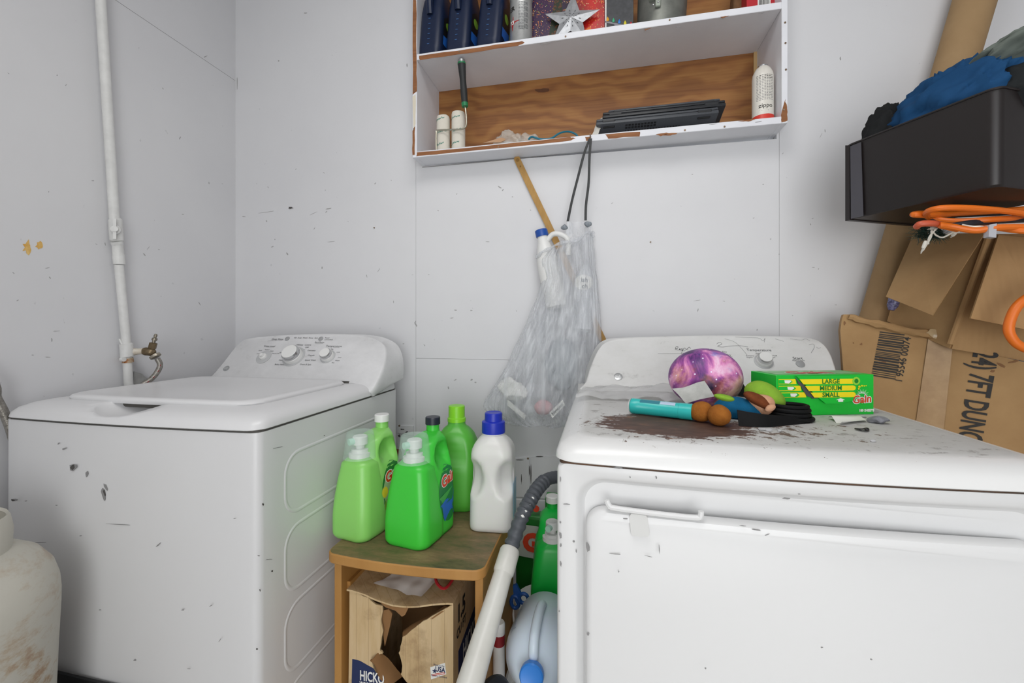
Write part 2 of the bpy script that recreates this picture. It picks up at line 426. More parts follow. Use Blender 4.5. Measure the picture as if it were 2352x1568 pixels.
def chip(parent, pts, m=M_BAREWOOD, seed=1, amp=.0012, k=4, name='bare_wood_patch'):
    return patch(name, pts, yf, m, parent, .0006, amp, k, seed)
chip(sl, [(948, 0), (956, 0), (957, 130), (957, 210), (948, 218)], seed=2)
chip(sl, [(948, 300), (953, 290), (953, 356), (947, 356)], seed=3)
chip(sl, [(948, 222), (955, 216), (954, 285), (949, 300)], M_CREAM, 4)
chip(s1, [(962, 129), (1080, 112), (1199, 94), (1205, 98), (1190, 105), (1080, 121), (964, 138)], seed=5)
chip(s0, [(957, 350), (1050, 342), (1310, 315), (1322, 318), (1300, 325), (1050, 350), (957, 359)], seed=6)
chip(s0, [(1344, 315), (1356, 313), (1356, 323), (1346, 323)], seed=7)
chip(s0, [(1390, 308), (1471, 302), (1470, 313), (1396, 318)], seed=8)
chip(s0, [(1506, 308), (1530, 305), (1557, 306), (1540, 311), (1518, 312)], seed=9)
chip(s0, [(1695, 278), (1740, 272), (1720, 279)], seed=12, amp=.0006)
chip(sr, [(1795, 281), (1794, 260), (1803, 228), (1808, 250), (1808, 277)], seed=10)
chip(s1, [(1655, 39), (1675, 36), (1660, 42)], seed=13, amp=.0006)
chip(s1, [(1480, 67), (1497, 64), (1482, 70)], seed=14, amp=.0006)
chip(s1, [(1240, 102), (1290, 94), (1243, 103)], M_SCUFF, 15, .0004)
for par, pts in ((sr, ((1803, 52), (1804, 99), (1805, 160), (1800, 252))), (s1, ((1055, 119), (1299, 84), (1538, 46))), (s0, ((1145, 337), (1356, 315), (1573, 299), (1664, 291))), (sl, ((951, 210),))):
    for x, y in pts:
        b = BM(); p = at(x, y, Y=yf); cyl(b, p+Vector((0, -.0015, 0)), p, .0028, n=8); part('nail_head', b, M_NAIL, par)
b = BM(); p = at(1356, 316, Y=yf); cyl(b, p+Vector((0, -.022, .002)), p, .0018, n=8); part('hanging_nail', b, M_NAIL, shelf)
marks(shelf, lambda x, y: at(x, y, Y=yf), [(1530, 309, 7, .7, 6), (1640, 285, 12, .6, 5), (1740, 280, 9, .8, 10), (1560, 62, 8, .6, 8), (1750, 30, 10, .5, 8), (1380, 80, 9, .5, 8), (1340, 90, 6, .6, 8)], M_SCUFF, seed=21)
marks(bp, lambda x, y: at(x, y, Y=YB), [(1246, 207, 17, 5, 0)], mat('wood_knot', '#5a351a', .7), 'knot', seed=5)
# caulk bead and crack along the underside
b = BM(); tube(b, [at(x, y, Y=YW-.001) for x, y in ((970, 384), (1120, 371), (1300, 352), (1420, 341), (1560, 328), (1620, 322))], .0012, 5); part('underside_joint', b, M_SCUFF, shelf)
# ---------------------------------------------------------------- washer and dryer
def enamel(name, col, dark, sc=1.0):
    k = NT(name); v = k.obj()
    c = k.ramp(k.noise(v, 2.5, 5, .6), [(.3, col), (.8, dark)])
    sp = k.ramp(k.noise(k.obj((1, 1, 2.2)), 30, 4, .6), [(.74, 0.0), (.77, .8)])
    k.base(col); k.p(Roughness=.3); MATS[name] = k.m; return k.m
M_WASH = enamel('washer_enamel', '#dcdcdd', '#d6d6d8', .6)
M_DRY = enamel('dryer_enamel', '#dfdfdf', '#dadada', .7)
def console_mat(name, a, b_):
    k = NT(name); c = k.ramp(k.noise(k.obj((1, 1, 1.6)), 16, 7, .7), [(.35, a), (.62, b_), (.75, '#b5b4b2')]); k.base(c); k.p(Roughness=.42); return k.m
M_CONS = console_mat('washer_console_plastic', '#dadadb', '#d2d2d3')
M_CONS2 = console_mat('dryer_console_plastic', '#dededd', '#d8d8d6')
def dryer_top_mat():
    k = NT('dryer_top_worn_enamel'); X, Y, Z = k.xyz(k.obj())[0:3]; v = k.obj()
    # worn rusty patch with its own shape, near the front left of the top
    def ell(cx, cy, rx, ry):
        a = k.math('DIVIDE', k.math('SUBTRACT', X, cx), rx); bb = k.math('DIVIDE', k.math('SUBTRACT', Y, cy), ry)
        return k.math('SUBTRACT', 1, k.math('SQRT', k.math('ADD', k.math('MULTIPLY', a, a), k.math('MULTIPLY', bb, bb))))
    core = ell(.125-DXC, .825-DYC, .175, .125)
    wide = ell(.20-DXC, .82-DYC, .38, .15)
    flake = k.noise(k.obj((26, 60, 20), rot=(0, 0, .18)), 1, 8, .75)
    fl2 = k.noise(k.obj((45, 45, 20), loc=(3, 3, 1)), 1, 6, .7)
    h = k.math('ADD', k.math('MULTIPLY', core, .75), k.math('SUBTRACT', flake, .5))
    m1 = k.ramp(h, [(.20, 0.0), (.23, 1.0)])
    h2 = k.math('ADD', k.math('MULTIPLY', wide, .26), k.math('SUBTRACT', fl2, .5)); m2 = k.ramp(h2, [(.20, 0.0), (.225, 1.0)])
    grime = k.ramp(k.noise(v, 5, 7, .7), [(.3, '#cfcfcd'), (.7, '#bcbbb8')])
    dk = k.ramp(k.noise(k.obj((30, 60, 20)), 1, 7, .7), [(.585, 0.0), (.63, .85)])
    rim = k.ramp(k.math('SUBTRACT', Z, 0), [(.0, 0.0), (1, 1.0)])
    c = k.mix(k.math('MULTIPLY', dk, .7), grime, '#6f6a66')
    # the rolled rim is clean, only the flat is dirty
    flat = k.ramp(k.math('MULTIPLY', k.math('SUBTRACT', Z, .0322), 400), [(.0, 0.0), (1.0, 1.0)])
    c = k.mix(flat, '#e6e6e5', c)
    rust = k.ramp(k.noise(k.obj((30, 60, 20), loc=(1, 2, 0)), 1, 6, .6), [(.35, '#4b332a'), (.6, '#5d4236'), (.72, '#84573a')])
    c = k.mix(m2, c, '#6d5b50'); c = k.mix(m1, c, rust)
    k.base(c); k.p(Roughness=k.ramp(flat, [(0.0, .25), (1.0, .62)])); k.bump(flake, .15, .002); return k.m
def bowed(bm, x0, x1, amt, yk=.12, yf=0):
    xc = (x0+x1)/2; h = (x1-x0)/2
    for v in bm.verts:
        u = (v.co.x-xc)/h; t = max(0, 1-(v.co.y-yf)/yk)
        v.co.y -= amt*max(0, 1-u*u)*min(1, t)
    return bm
def subdiv_x(bm, n=14):
    es = [e for e in bm.edges if abs((e.verts[0].co-e.verts[1].co).normalized().x) > .98 and e.calc_length() > .2]
    bmesh.ops.subdivide_edges(bm, edges=es, cuts=n, use_grid_fill=False); return bm
def ring_rect(x0, x1, y0, y1, z, r, n=6, k=16):
    """rounded rectangle with subdivided straight sides"""
    base = rr((x0+x1)/2, (y0+y1)/2, (x1-x0)/2, (y1-y0)/2, r, z, n); out = []
    m = len(base)
    for i in range(m):
        a, b_ = base[i], base[(i+1) % m]; out.append(a)
        if (b_-a).length > .08:
            for q in range(1, k): out.append(a.lerp(b_, q/k))
    return out
# ---- washer
WX0, WX1, WY0, WY1 = -1.364, -.678, .758, 1.37
washer = thing('washing_machine', 'white top-loading washing machine with scuffed front, next to the left wall', 'washing machine', ((WX0+WX1)/2, (WY0+WY1)/2, 0))
WT = .872
b = BM(); loft(b, [ring_rect(WX0, WX1, WY0, WY1, z, .016, 4) for z in (.015, .2, .4, .6, .8, WT-.004)])
# embossed ribs on the right side
body = part('body', bowed(b, WX0, WX1, .012, yf=WY0), M_WASH, washer)
def side_rib(z1, z0):
    y0, y1 = .835, 1.30; b = BM(); r = .045; pts = []
    for cy, cz, a0 in ((y1-r, z1-r, 90), (y0+r, z1-r, 90), (y0+r, z0+r, 180), (y1-r, z0+r, 270)):
        pass
    path = [(y1, z1)]
    for i in range(7): a = math.radians(90+15*i); path.append((y0+r+r*math.cos(a), z1-r+r*math.sin(a)))
    for i in range(7): a = math.radians(180+15*i); path.append((y0+r+r*math.cos(a), z0+r+r*math.sin(a)))
    path.append((y1, z0))
    pp = [Vector((WX1, y, z)) for y, z in path]
    nn = len(pp); g = []
    for i, p in enumerate(pp):
        t = (pp[min(i+1, nn-1)]-pp[max(i-1, 0)]).normalized(); s = Vector((0, -t.z, t.y))
        g.append([b.verts.new(p+s*o+Vector((h, 0, 0))) for o, h in ((-.006, -.0008), (-.003, .0009), (0, .0013), (.003, .0009), (.006, -.0008))])
    for a, c in zip(g, g[1:]):
        for i in range(4): b.faces.new((a[i], a[i+1], c[i+1], c[i]))
    part('embossed_rib', b, M_WASH, body, smooth=80)
for z1, z0 in ((.80, .665), (.635, .49), (.46, .31), (.28, .14)): side_rib(z1, z0)
b = BM(); loft(b, [ring_rect(WX0+.003, WX1-.003, WY0+.003, WY1-.003, z, .014, 4) for z in (WT-.005, WT+.001)]); part('seam_gap', bowed(b, WX0, WX1, .012, yf=WY0), M_GAP, washer)
DZ = WT
def deck_rings(x0, x1, y0, y1, prof, r0=.03):
    return [ring_rect(x0+i, x1-i, y0+f, y1-.001, z, r0, 6) for z, i, f in prof]
b = BM(); loft(b, deck_rings(WX0-.002, WX1+.002, WY0-.004, WY1, [(DZ, .003, .003), (DZ+.002, 0, 0), (DZ+.012, .001, .003), (DZ+.022, .007, .014), (DZ+.030, .022, .032), (DZ+.034, .04, .05), (DZ+.0355, .06, .07)]))
deck_bm = bowed(b, WX0, WX1, .012, yf=WY0)
deck = part('top_deck', deck_bm, M_WASH, washer, smooth=60)
# finger scoop at the front of the lid
def boolean_cut(o, cut_bm):
    me = mesh('cut', cut_bm); c = bpy.data.objects.new('cut', me); COL.objects.link(c); c.parent = o.parent
    md = o.modifiers.new('b', 'BOOLEAN'); md.operation = 'DIFFERENCE'; md.object = c; md.solver = 'EXACT'
    bpy.context.view_layer.update()
    ev = o.evaluated_get(bpy.context.evaluated_depsgraph_get()); new = bpy.data.meshes.new_from_object(ev)
    o.modifiers.remove(md); o.data = new; bpy.data.objects.remove(c, do_unlink=True)
cb = BM(); sc_c = Vector((-1.05, .795, .918)); sphere(cb, sc_c, .085, .062, .042, 32, 20); xf(cb, TL(-Vector(washer.location)))
boolean_cut(deck, cb)
# lid
b = BM(); LX0, LX1, LY0, LY1 = -1.30, -.752, .822, 1.205; LZ = DZ+.0355
prof = [(LZ-.004, 0.002), (LZ+.003, -.001), (LZ+.008, .002), (LZ+.0105, .008), (LZ+.0105, .016), (LZ+.008, .028), (LZ+.0045, .05), (LZ+.003, .09)]
loft(b, [ring_rect(LX0+i, LX1-i, LY0+i, LY1-i, z, .05, 8) for z, i in prof]); part('lid', bowed(b, LX0, LX1, .01, .3, LY0), M_WASH, washer, smooth=60)
b = BM(); box(b, -1.11, -.985, .826, .84, LZ-.014, LZ-.003); part('handle_slot', b, M_GAP, washer)
b = BM(); box(b, -1.285, -.757, 1.2035, 1.209, .9065, .9135); part('hinge_gap', b, M_GAP, washer)
# console
CP0 = Vector((0, 1.205, .909)); CP1 = Vector((0, 1.325, 1.052)); CN = Vector((0, -(CP1-CP0).z, (CP1-CP0).y)).normalized(); CV = (CP1-CP0).normalized()
def console(parent, outline, m, extra=.0):
    o = [atp(x, y, CP0, CN) for x, y in outline]; o = [p for p in spline(o, 3, True)]
    c = sum(o, Vector())/len(o)
    def sc(f, d): return [c+(p-c)*f+CN*d for p in o]
    r0 = [Vector((c.x+(p.x-c.x)*1.03+0, WY1-.002, p.z if p.z > .93 else .905)) for p in o]
    b = BM(); loft(b, [r0, sc(1.012, -.022), sc(1.006, -.008), sc(.998, -.002), sc(.985, 0)])
    return part('console', b, m, parent, smooth=50)
wc = console(washer, [(472, 872), (486, 862), (512, 832), (532, 806), (548, 788), (572, 776), (640, 770), (720, 767), (800, 768), (845, 772), (870, 781), (885, 797), (884, 830), (868, 873), (850, 900), (836, 893), (812, 880), (700, 878), (580, 875)], M_CONS)
def on_console(px, py, d=0): return atp(px, py, CP0, CN)+CN*d
def knob(parent, px, py, r, h, ring=True):
    p = on_console(px, py); b = BM()
    lathe(b, [(r*1.28, 0), (r*1.28, .001), (r*1.15, .0015)], 32, M=axis_m(p, p+CN)); part('knob_dial_ring', b, mat('pale_grey_ring', '#b9babb', .4), parent)
    b = BM(); lathe(b, [(r*1.05, .001), (r*1.02, h*.45), (r*.97, h*.5)], 32, M=axis_m(p, p+CN)); kb = part('knob', b, M_WHITEPL, parent)
    b = BM(); lathe(b, [(r*.98, h*.5), (r*.96, h*.85), (r*.86, h)], 32, M=axis_m(p, p+CN)); part('chrome_band', b, M_CHROME, kb)
    b = BM(); lathe(b, [(r*.85, h*.9), (r*.84, h*1.03), (r*.8, h*1.06)], 32, M=axis_m(p, p+CN)); part('knob_cap', b, M_WHITEPL, kb)
def cons_text(parent, s, px, py, size, m=M_DARKPRINT, bold=0):
    b = text(s, size, bold); xf(b, frame(on_console(px, py, .0006), (1, 0, 0), CV)); return part('lettering', b, m, parent, smooth=0)
def line(parent, x0, y0, x1, y1, wd=.0008, m=M_GREYPRINT, name='printed_line'):
    a, c = on_console(x0, y0, .0005), on_console(x1, y1, .0005); s = (c-a).normalized().cross(CN)*wd/2
    b = BM(); b.faces.new([b.verts.new(q) for q in (a-s, c-s, c+s, a+s)]); return part(name, b, m, parent, smooth=0)
knob(wc, 675, 819, .030, .030); knob(wc, 753, 819, .020, .024)
p = on_console(606, 820); b = BM(); lathe(b, [(.026, 0), (.026, .0015), (.02, .003)], 28, M=axis_m(p, p+CN)); part('bare_dial', b, mat('pale_grey_ring', '#b9babb', .4), wc)
b = BM(); lathe(b, [(.012, .003), (.011, .008), (.006, .009), (.006, .016)], 20, M=axis_m(p, p+CN)); part('bare_shaft', b, M_WHITEPL, wc)
for x, y in ((660, 778), (737, 778)):
    p = on_console(x, y); b = BM(); lathe(b, [(.0085, 0), (.0085, .002), (.007, .003)], 20, M=axis_m(p, p+CN)); part('push_button', b, mat('grey_button', '#9c9d9e', .4), wc)
def badge(parent, px, py, r):
    p = on_console(px, py); b = BM(); lathe(b, [(r, 0), (r, .0012), (r*.85, .0016)], 24, M=axis_m(p, p+CN)); o = part('badge', b, mat('badge_grey', '#a9abac', .3, .6), parent)
    b = text('GE', r*1.1); xf(b, frame(p+CN*.0022, (1, 0, 0), CV)); part('lettering', b, mat('badge_light', '#dcdddd', .4), o, smooth=0)
badge(wc, 520, 846, .0105)
for s, x, y, z in (('Deep Rinse', 638, 779, .010), ('Water Level', 619, 795, .009), ('Temperature', 767, 795, .011), ('Start/Pause', 734, 786, .008), ('Power', 752, 776, .007), ('Lid Locked', 755, 780, .007),
                   ('Fill  Soak  Wash  Rinse  Spin', 703, 776, .008), ('Whites  Colors', 698, 792, .009), ('OFF', 705, 798, .008), ('Delicates', 716, 805, .008), ('Casuals', 715, 816, .008), ('Speed Wash', 713, 827, .008), ('Drain & Spin', 702, 837, .008),
                   ('Bulky Items', 643, 837, .008), ('Heavy', 646, 827, .007), ('White', 648, 810, .008), ('Small', 598, 805, .006), ('Medium', 614, 803, .006), ('Super', 625, 806, .006), ('Low', 593, 812, .006), ('Precise Fill', 633, 812, .006),
                   ('Cold', 777, 809, .006), ('Cool', 780, 821, .006), ('Warm', 775, 828, .006), ('Hot', 765, 833, .006), ('Tap', 763, 802, .006)):
    cons_text(wc, s, x, y, z)
for q in ((615, 783, 648, 782), (724, 789, 742, 789), (612, 797, 630, 797), (766, 798, 780, 798), (693, 800, 701, 803)): line(wc, *q)
wf = lambda x, y: at(x, y, Y=WY0-.0125)
marks(body, wf, [(135, 1018, 5, 1.5, 40), (148, 1030, 6, 2.5, 30), (238, 1135, 4, 22, 12), (243, 1118, 3, 9, 20), (168, 1072, 10, 9, 30), (35, 1148, 8, 3, 0), (60, 1150, 4, 1.2, 0), (200, 1088, 3, 8, 0), (275, 1204, 30, .8, -3), (90, 1245, 18, .8, 2), (365, 1250, 8, 1.5, 40), (185, 1230, 3, 1.2, 0), (420, 1400, 4, 1.5, 0), (230, 1400, 3, 1, 0), (485, 1390, 5, 1, 30), (540, 1190, 4, 1, 10), (310, 1515, 3, 2, 0), (505, 1470, 6, .8, 60), (435, 1535, 5, .8, 0), (130, 1160, 3, 1, 0)], M_SCUFF, seed=31)
marks(body, wf, [(168, 1072, 7, 6, 30), (240, 1130, 2, 9, 12), (30, 1148, 5, 2.5, 0)], M_DARKSCUFF, seed=32, eps=.001)
wsd = lambda x, y: at(x, y, X=WX1)
marks(body, wsd, [(604, 1158, 2, 3, 0), (594, 1276, 3, 1, 0), (625, 1311, 2.5, 2, 40), (597, 1355, 1.5, 3, 0), (618, 1284, 10, .5, 5), (635, 1028, 14, .5, 12), (590, 1490, 3, 2, 0), (745, 1000, 2, .7, 0)], M_DARKSCUFF, toward=(1, 0, 0), seed=33)
# ---- dryer
DX0, DX1, DY0, DY1 = -.069, .617, .694, 1.36
DXC, DYC = (DX0+DX1)/2, (DY0+DY1)/2
dryer = thing('clothes_dryer', 'white clothes dryer with rusty worn top and large front door', 'dryer', (DXC, DYC, 0))
M_DTOP = None
BOW = .018
dv = lambda x, z: Vector((x, DY0-BOW*max(0, 1-((x-DXC)/((DX1-DX0)/2))**2), z))
# cabinet: sides, back and a front with a rounded recess for the door
RX0, RX1, RZ0, RZ1 = -.036, .584, .10, .848
def rrz(x0, x1, z0, z1, r, y, n=8, k=14):
    return [Vector((p.x, y-BOW*max(0, 1-((p.x-DXC)/((DX1-DX0)/2))**2), p.y)) for p in ring_rect(x0, x1, z0, z1, 0, r, n, k)]
b = BM()
outer = rrz(DX0, DX1, .02, WT-.004, .012, DY0, 8, 14); 
loft(b, [[Vector((p.x, DY1, p.z)) for p in outer], [Vector((p.x, DY0+.02, p.z)) for p in outer], [p+Vector((0, .006, 0)) for p in outer], [Vector((DXC+(p.x-DXC)*.988, p.y+.001, p.z)) for p in outer], [Vector((DXC+(p.x-DXC)*.98, p.y, (p.z-.45)*.99+.45)) for p in outer],
         rrz(RX0-.006, RX1+.006, RZ0-.006, RZ1+.006, .045, DY0), rrz(RX0, RX1, RZ0, RZ1, .042, DY0+.004), rrz(RX0+.004, RX1-.004, RZ0+.004, RZ1-.004, .04, DY0+.014), rrz(RX0+.01, RX1-.01, RZ0+.01, RZ1-.01, .035, DY0+.02)])
dbody = part('body', b, M_DRY, dryer, smooth=40)
# door with a step along its top
b = BM(); X0, X1, Z0, Z1 = -.0235, .572, .112, .802
loft(b, [rrz(X0, X1, Z0, Z1, .03, DY0+.019), rrz(X0, X1, Z0, Z1, .03, DY0+.004), rrz(X0+.003, X1-.003, Z0+.003, Z1-.003, .03, DY0-.001), rrz(X0+.01, X1-.01, Z0+.01, Z1-.01, .028, DY0-.003)])
door = part('door', b, M_DRY, dryer, smooth=40)
b = BM(); hs = [(.008, .8185), (.012, .811), (.02, .808), (.08, .8065), (.134, .8065), (.1415, .810), (.1425, .817)]
tube(b, spline([dv(x, z)+Vector((0, -.002, 0)) for x, z in hs], 4), .0042, 8); part('door_handle', b, M_DRY, door)
b = BM(); slab(b, [Vector((p.x, dv(p.x, 0).y-.0034, p.z)) for p in [at(x, y, Y=DY0-.01) for x, y in ((1449, 1177), (1483, 1180), (1487, 1187), (1491, 1224), (1487, 1229), (1453, 1228), (1449, 1222), (1445, 1184))]], (0, -.0004, 0)); part('sticker_residue', b, mat('sticker_grey', '#d6d6d4', .6), door, smooth=0)
b = BM(); loft(b, [ring_rect(DX0+.003, DX1-.003, DY0+.003, DY1-.003, z, .012, 4) for z in (WT-.005, WT+.001)]); part('seam_gap', bowed(b, DX0, DX1, BOW, yf=DY0), mat('dark_rusty_gap', '#3a322c', .9, col2='#6a4a34', vs=14), dryer)
b = BM(); loft(b, deck_rings(DX0-.004, DX1+.004, DY0-.006, DY1, [(DZ, .003, .003), (DZ+.002, 0, 0), (DZ+.011, .001, .002), (DZ+.021, .007, .010), (DZ+.029, .02, .025), (DZ+.033, .036, .04), (DZ+.0352, .05, .052), (DZ+.036, .06, .06)]))
bowed(b, DX0, DX1, BOW, .3, DY0); xf(b, TL((-DXC, -DYC, -DZ)))
top = part('top', b, dryer_top_mat(), dryer, w=False, smooth=60); top.location = (0, 0, DZ)
dc = console(dryer, [(1338, 897), (1346, 876), (1358, 838), (1374, 802), (1392, 784), (1425, 777), (1540, 773), (1640, 771), (1760, 772), (1858, 776), (1888, 786), (1906, 808), (1918, 840), (1926, 872), (1934, 904), (1800, 904), (1640, 902), (1480, 899)], M_CONS2)
knob(dc, 1754, 830, .0185, .022)
p = on_console(1838, 836); b = BM(); lathe(b, [(.0105, 0), (.0105, .002), (.009, .003)], 20, M=axis_m(p, p+CN)); part('push_button', b, mat('grey_button', '#9c9d9e', .4), dc)
badge(dc, 1420, 865, .0115)
for s, x, y, z in (('Temperature', 1743, 804, .0115), ('Start', 1832, 823, .0125), ('Push to Start', 1834, 828, .0055), ('Cottons', 1722, 817, .006), ('Regular', 1722, 821, .005), ('Casuals', 1744, 812, .006), ('Air Fluff', 1775, 817, .006), ('Heat', 1776, 821, .005),
                   ('Less Dry', 1657, 808, .0075), ('More Dry', 1665, 815, .0075), ('Cottons', 1575, 811, .0075)):
    cons_text(dc, s, x, y, z)
for q in ((1511, 812, 1580, 812), (1628, 818, 1682, 819)): line(dc, *q)
# scribbled pen writing and scratches
def pen(parent, pts, m=M_GREYPRINT, wd=.0009):
    q = spline([on_console(x, y, .0006) for x, y in pts], 4); b = BM(); tube(b, q, wd/2, 4); return part('pen_stroke', b, m, parent)
pen(dc, [(1551, 803), (1552, 797), (1557, 796), (1556, 800), (1552, 801), (1558, 804), (1562, 800), (1561, 804), (1567, 800), (1566, 807), (1572, 799), (1577, 802), (1583, 797), (1586, 801)], M_DARKPRINT)
pen(dc, [(1563, 806), (1566, 803), (1571, 806), (1577, 802), (1581, 805)], M_GREYPRINT)
pen(dc, [(1646, 790), (1652, 786), (1658, 790), (1648, 795), (1660, 797), (1672, 795), (1700, 794), (1718, 797)])
pen(dc, [(1664, 778), (1690, 787), (1716, 815)], wd=.0006); pen(dc, [(1689, 774), (1740, 776), (1752, 783), (1757, 777), (1755, 786)], wd=.0007)
pen(dc, [(1780, 778), (1790, 781), (1800, 784)], wd=.0007); pen(dc, [(1858, 792), (1868, 790), (1870, 798), (1863, 810)], wd=.0008); pen(dc, [(1875, 797), (1880, 800), (1885, 798)], wd=.0007); pen(dc, [(1815, 778), (1840, 781), (1850, 778), (1860, 783)], wd=.0006)
df = lambda x, y: (lambda p: Vector((p.x, dv(p.x, 0).y, p.z)))(at(x, y, Y=DY0-.01))
marks(dbody, df, [(1286, 1105, 1.5, 8, 0), (1300, 1162, 10, 1, 0), (1286, 1236, 3, 9, 5), (1286, 1205, 2, 3, 0), (1287, 1258, 2, 5, 0), (1317, 1248, 3, 3, 0), (1323, 1270, 1.5, 4, 0), (1287, 1302, 2, 7, 5), (1283, 1412, 1.5, 2, 0), (1801, 1139, 10, 2, -4), (1447, 1095, 1.5, 3, 0), (1507, 1095, 2, 4, 20), (1420, 1074, 12, 2, -5), (1830, 1129, 3, .8, 0)], M_SCUFF, seed=41, eps=.001)
marks(door, lambda x, y: df(x, y)+Vector((0, -.0035, 0)), [(1351, 1457, 3.5, 4.5, 30), (1617, 1523, 2.5, 2.5, 0), (1421, 1310, 1.5, 2, 0), (1732, 1208, 12, 1.4, -6), (1700, 1199, 8, 1, -5), (1755, 1219, 7, .8, 20), (1350, 1258, 5, 12, 8), (1410, 1270, 16, .9, -2), (1513, 1255, 1, 14, 4), (1490, 1273, 10, .6, -10), (1436, 1189, 7, .9, 0), (1878, 1472, 3, 1.5, 0), (1990, 1500, 3, 1.5, 0)], M_SCUFF, seed=42, eps=.0008)
# ---------------------------------------------------------------- things standing on the upper shelf
def zsh(x, lvl): return (2.001 if lvl else 1.672)+zs(x)+.0005
def oil_bottle(px, label, lean, Y=1.445):
    p = at(px, 100, Y=Y); x = p.x; t = thing('oil_bottle', label, 'bottle', (x, Y, zsh(x, 1)), RY(lean) @ RZ(-6), 'navy oil bottles on the upper shelf')
    m = mat('navy_plastic', '#15213c', .38, spec=.4); b = BM()
    pr = [(0, .038, .052), (.004, .042, .056), (.03, .0425, .057), (.15, .0415, .056), (.19, .038, .052), (.225, .03, .042), (.25, .02, .03), (.262, .017, .02)]
    loft(b, [rr(0, 0, hx, hy, .022, z, 6) for z, hx, hy in pr])
    for i in range(8): dent(b, (0, 0, 0), (.001, .001, .001), (0, 0, 0))
    bvh = BVHTree.FromBMesh(b); bd = part('body', b, m, t, w=False, smooth=60)
    # grip handle loop at the front shoulder
    b = BM(); tube(b, spline([(0, -.03, .235), (0, -.056, .225), (.0, -.066, .18), (0, -.056, .135)], 5), .0115, 10); part('handle', b, m, t, w=False)
    b = BM(); lathe(b, [(.019, 0), (.019, .028), (.016, .031)], 18, (0, 0, .262)); part('cap', b, M_BLACK, t, w=False)
    b = BM(); disc(b, [(-.034, -.04), (.034, -.04), (.034, .045), (0, .07), (-.034, .045)]); xf(b, frame((.06, 0, .085), (0, 1, 0), (0, 0, 1))); stick(b, bvh, (1, 0, 0), .0006)
    lb = part('label', b, mat('label_black', '#16181c', .4), t, w=False)
    b = BM(); disc(b, [(-.034, -.041), (.034, -.041), (.034, .0), (-.034, -.012)], 3); xf(b, frame((.06, 0, .085), (0, 1, 0), (0, 0, 1))); stick(b, bvh, (1, 0, 0), .0009); part('blue_band', b, mat('label_blue', '#2468c4', .4), lb, w=False)
    b = BM(); disc(b, [(.02*math.cos(a*.6), .032+.014*math.sin(a*.6)) for a in range(10)], 3); xf(b, frame((.06, 0, .085), (0, 1, 0), (0, 0, 1))); stick(b, bvh, (1, 0, 0), .0009); part('green_emblem', b, mat('label_green', '#7fae3a', .4), lb, w=False)
    for i in range(7):
        b = BM(); box(b, -.004, .004, -.0585, -.0565, .035+i*.017, .0362+i*.017); part('level_tick', b, mat('navy_tick', '#4a73a8', .4), bd, w=False)
oil_bottle(1000, 'navy blue oil bottle nearest the left end of the upper shelf', 4)
oil_bottle(1062, 'navy blue oil bottle in the middle of the three', 4)
oil_bottle(1130, 'navy blue oil bottle beside the silver spray can', 5)
# clear plastic wrapped pouch wedged between bottle and can
b = BM(); p = at(1163, 90, Y=1.50); loft(b, [rr(p.x, 1.50, .02*k, .02, .015, zsh(p.x, 1)+z, 4) for z, k in ((0, 1), (.05, 1.05), (.12, 1), (.17, .8), (.2, .4))]); wob(b, .004, 40)
single('plastic_pouch', b, mat('clear_greenish_film', '#a9b29a', .3, alpha=.7, col2='#7a8a55', vs=30), 'crinkled clear pouch wedged between navy bottle and spray can', 'pouch')
# spray can
p = at(1197, 60, Y=1.425); x = p.x; t = thing('spray_can', 'silver spray can with red diamond emblem and blue cap', 'spray can', (x, 1.425, zsh(x, 1)), RZ(10))
b = BM(); lathe(b, [(.036, 0), (.0385, .004), (.037, .008), (.037, .152), (.0385, .156)], 36); bvh = BVHTree.FromBMesh(b); part('body', b, mat('silver_paint', '#b9bab9', .35, .5, col2='#a4a5a4', vs=40), t, w=False)
b = BM(); lathe(b, [(.0385, .156), (.0385, .2), (.03, .205)], 36); part('cap', b, mat('cap_blue', '#1d62a8', .35), t, w=False)
def canprint(t, bvh, bm, ang, z, m, name='print', R_=.037, eps=.0005):
    a = math.radians(ang); n = Vector((math.sin(a), -math.cos(a), 0)); xa = Vector((math.cos(a), math.sin(a), 0))
    xf(bm, frame(n*R_*1.2+Vector((0, 0, z)), xa, (0, 0, 1))); stick(bm, bvh, n, eps); return part(name, bm, m, t, w=False, smooth=0)
b = BM(); disc(b, [(-.024, 0), (0, -.024), (.024, .004), (.004, .022)], 5); o = canprint(t, bvh, b, -50, .065, mat('emblem_red', '#a3262a', .4), 'red_emblem')
canprint(t, bvh, text('73', .018, .0006), -50, .066, M_WHITEPRINT, 'lettering', eps=.001)
canprint(t, bvh, text('ER', .02, .0008), -52, .112, M_BLACKPRINT, 'lettering')
b = BM()
for i in range(24):
    xe = .016 if i % 5 else .004
    for j in range(4): b.faces.new([b.verts.new((x_, y_, 0)) for x_, y_ in ((-.016+(xe+.016)*j/4, .0038*i), (-.016+(xe+.016)*(j+.85)/4, .0038*i), (-.016+(xe+.016)*(j+.85)/4, .0038*i+.0013), (-.016+(xe+.016)*j/4, .0038*i+.0013))])
canprint(t, bvh, b, 12, .04, M_DARKPRINT, 'small_print')
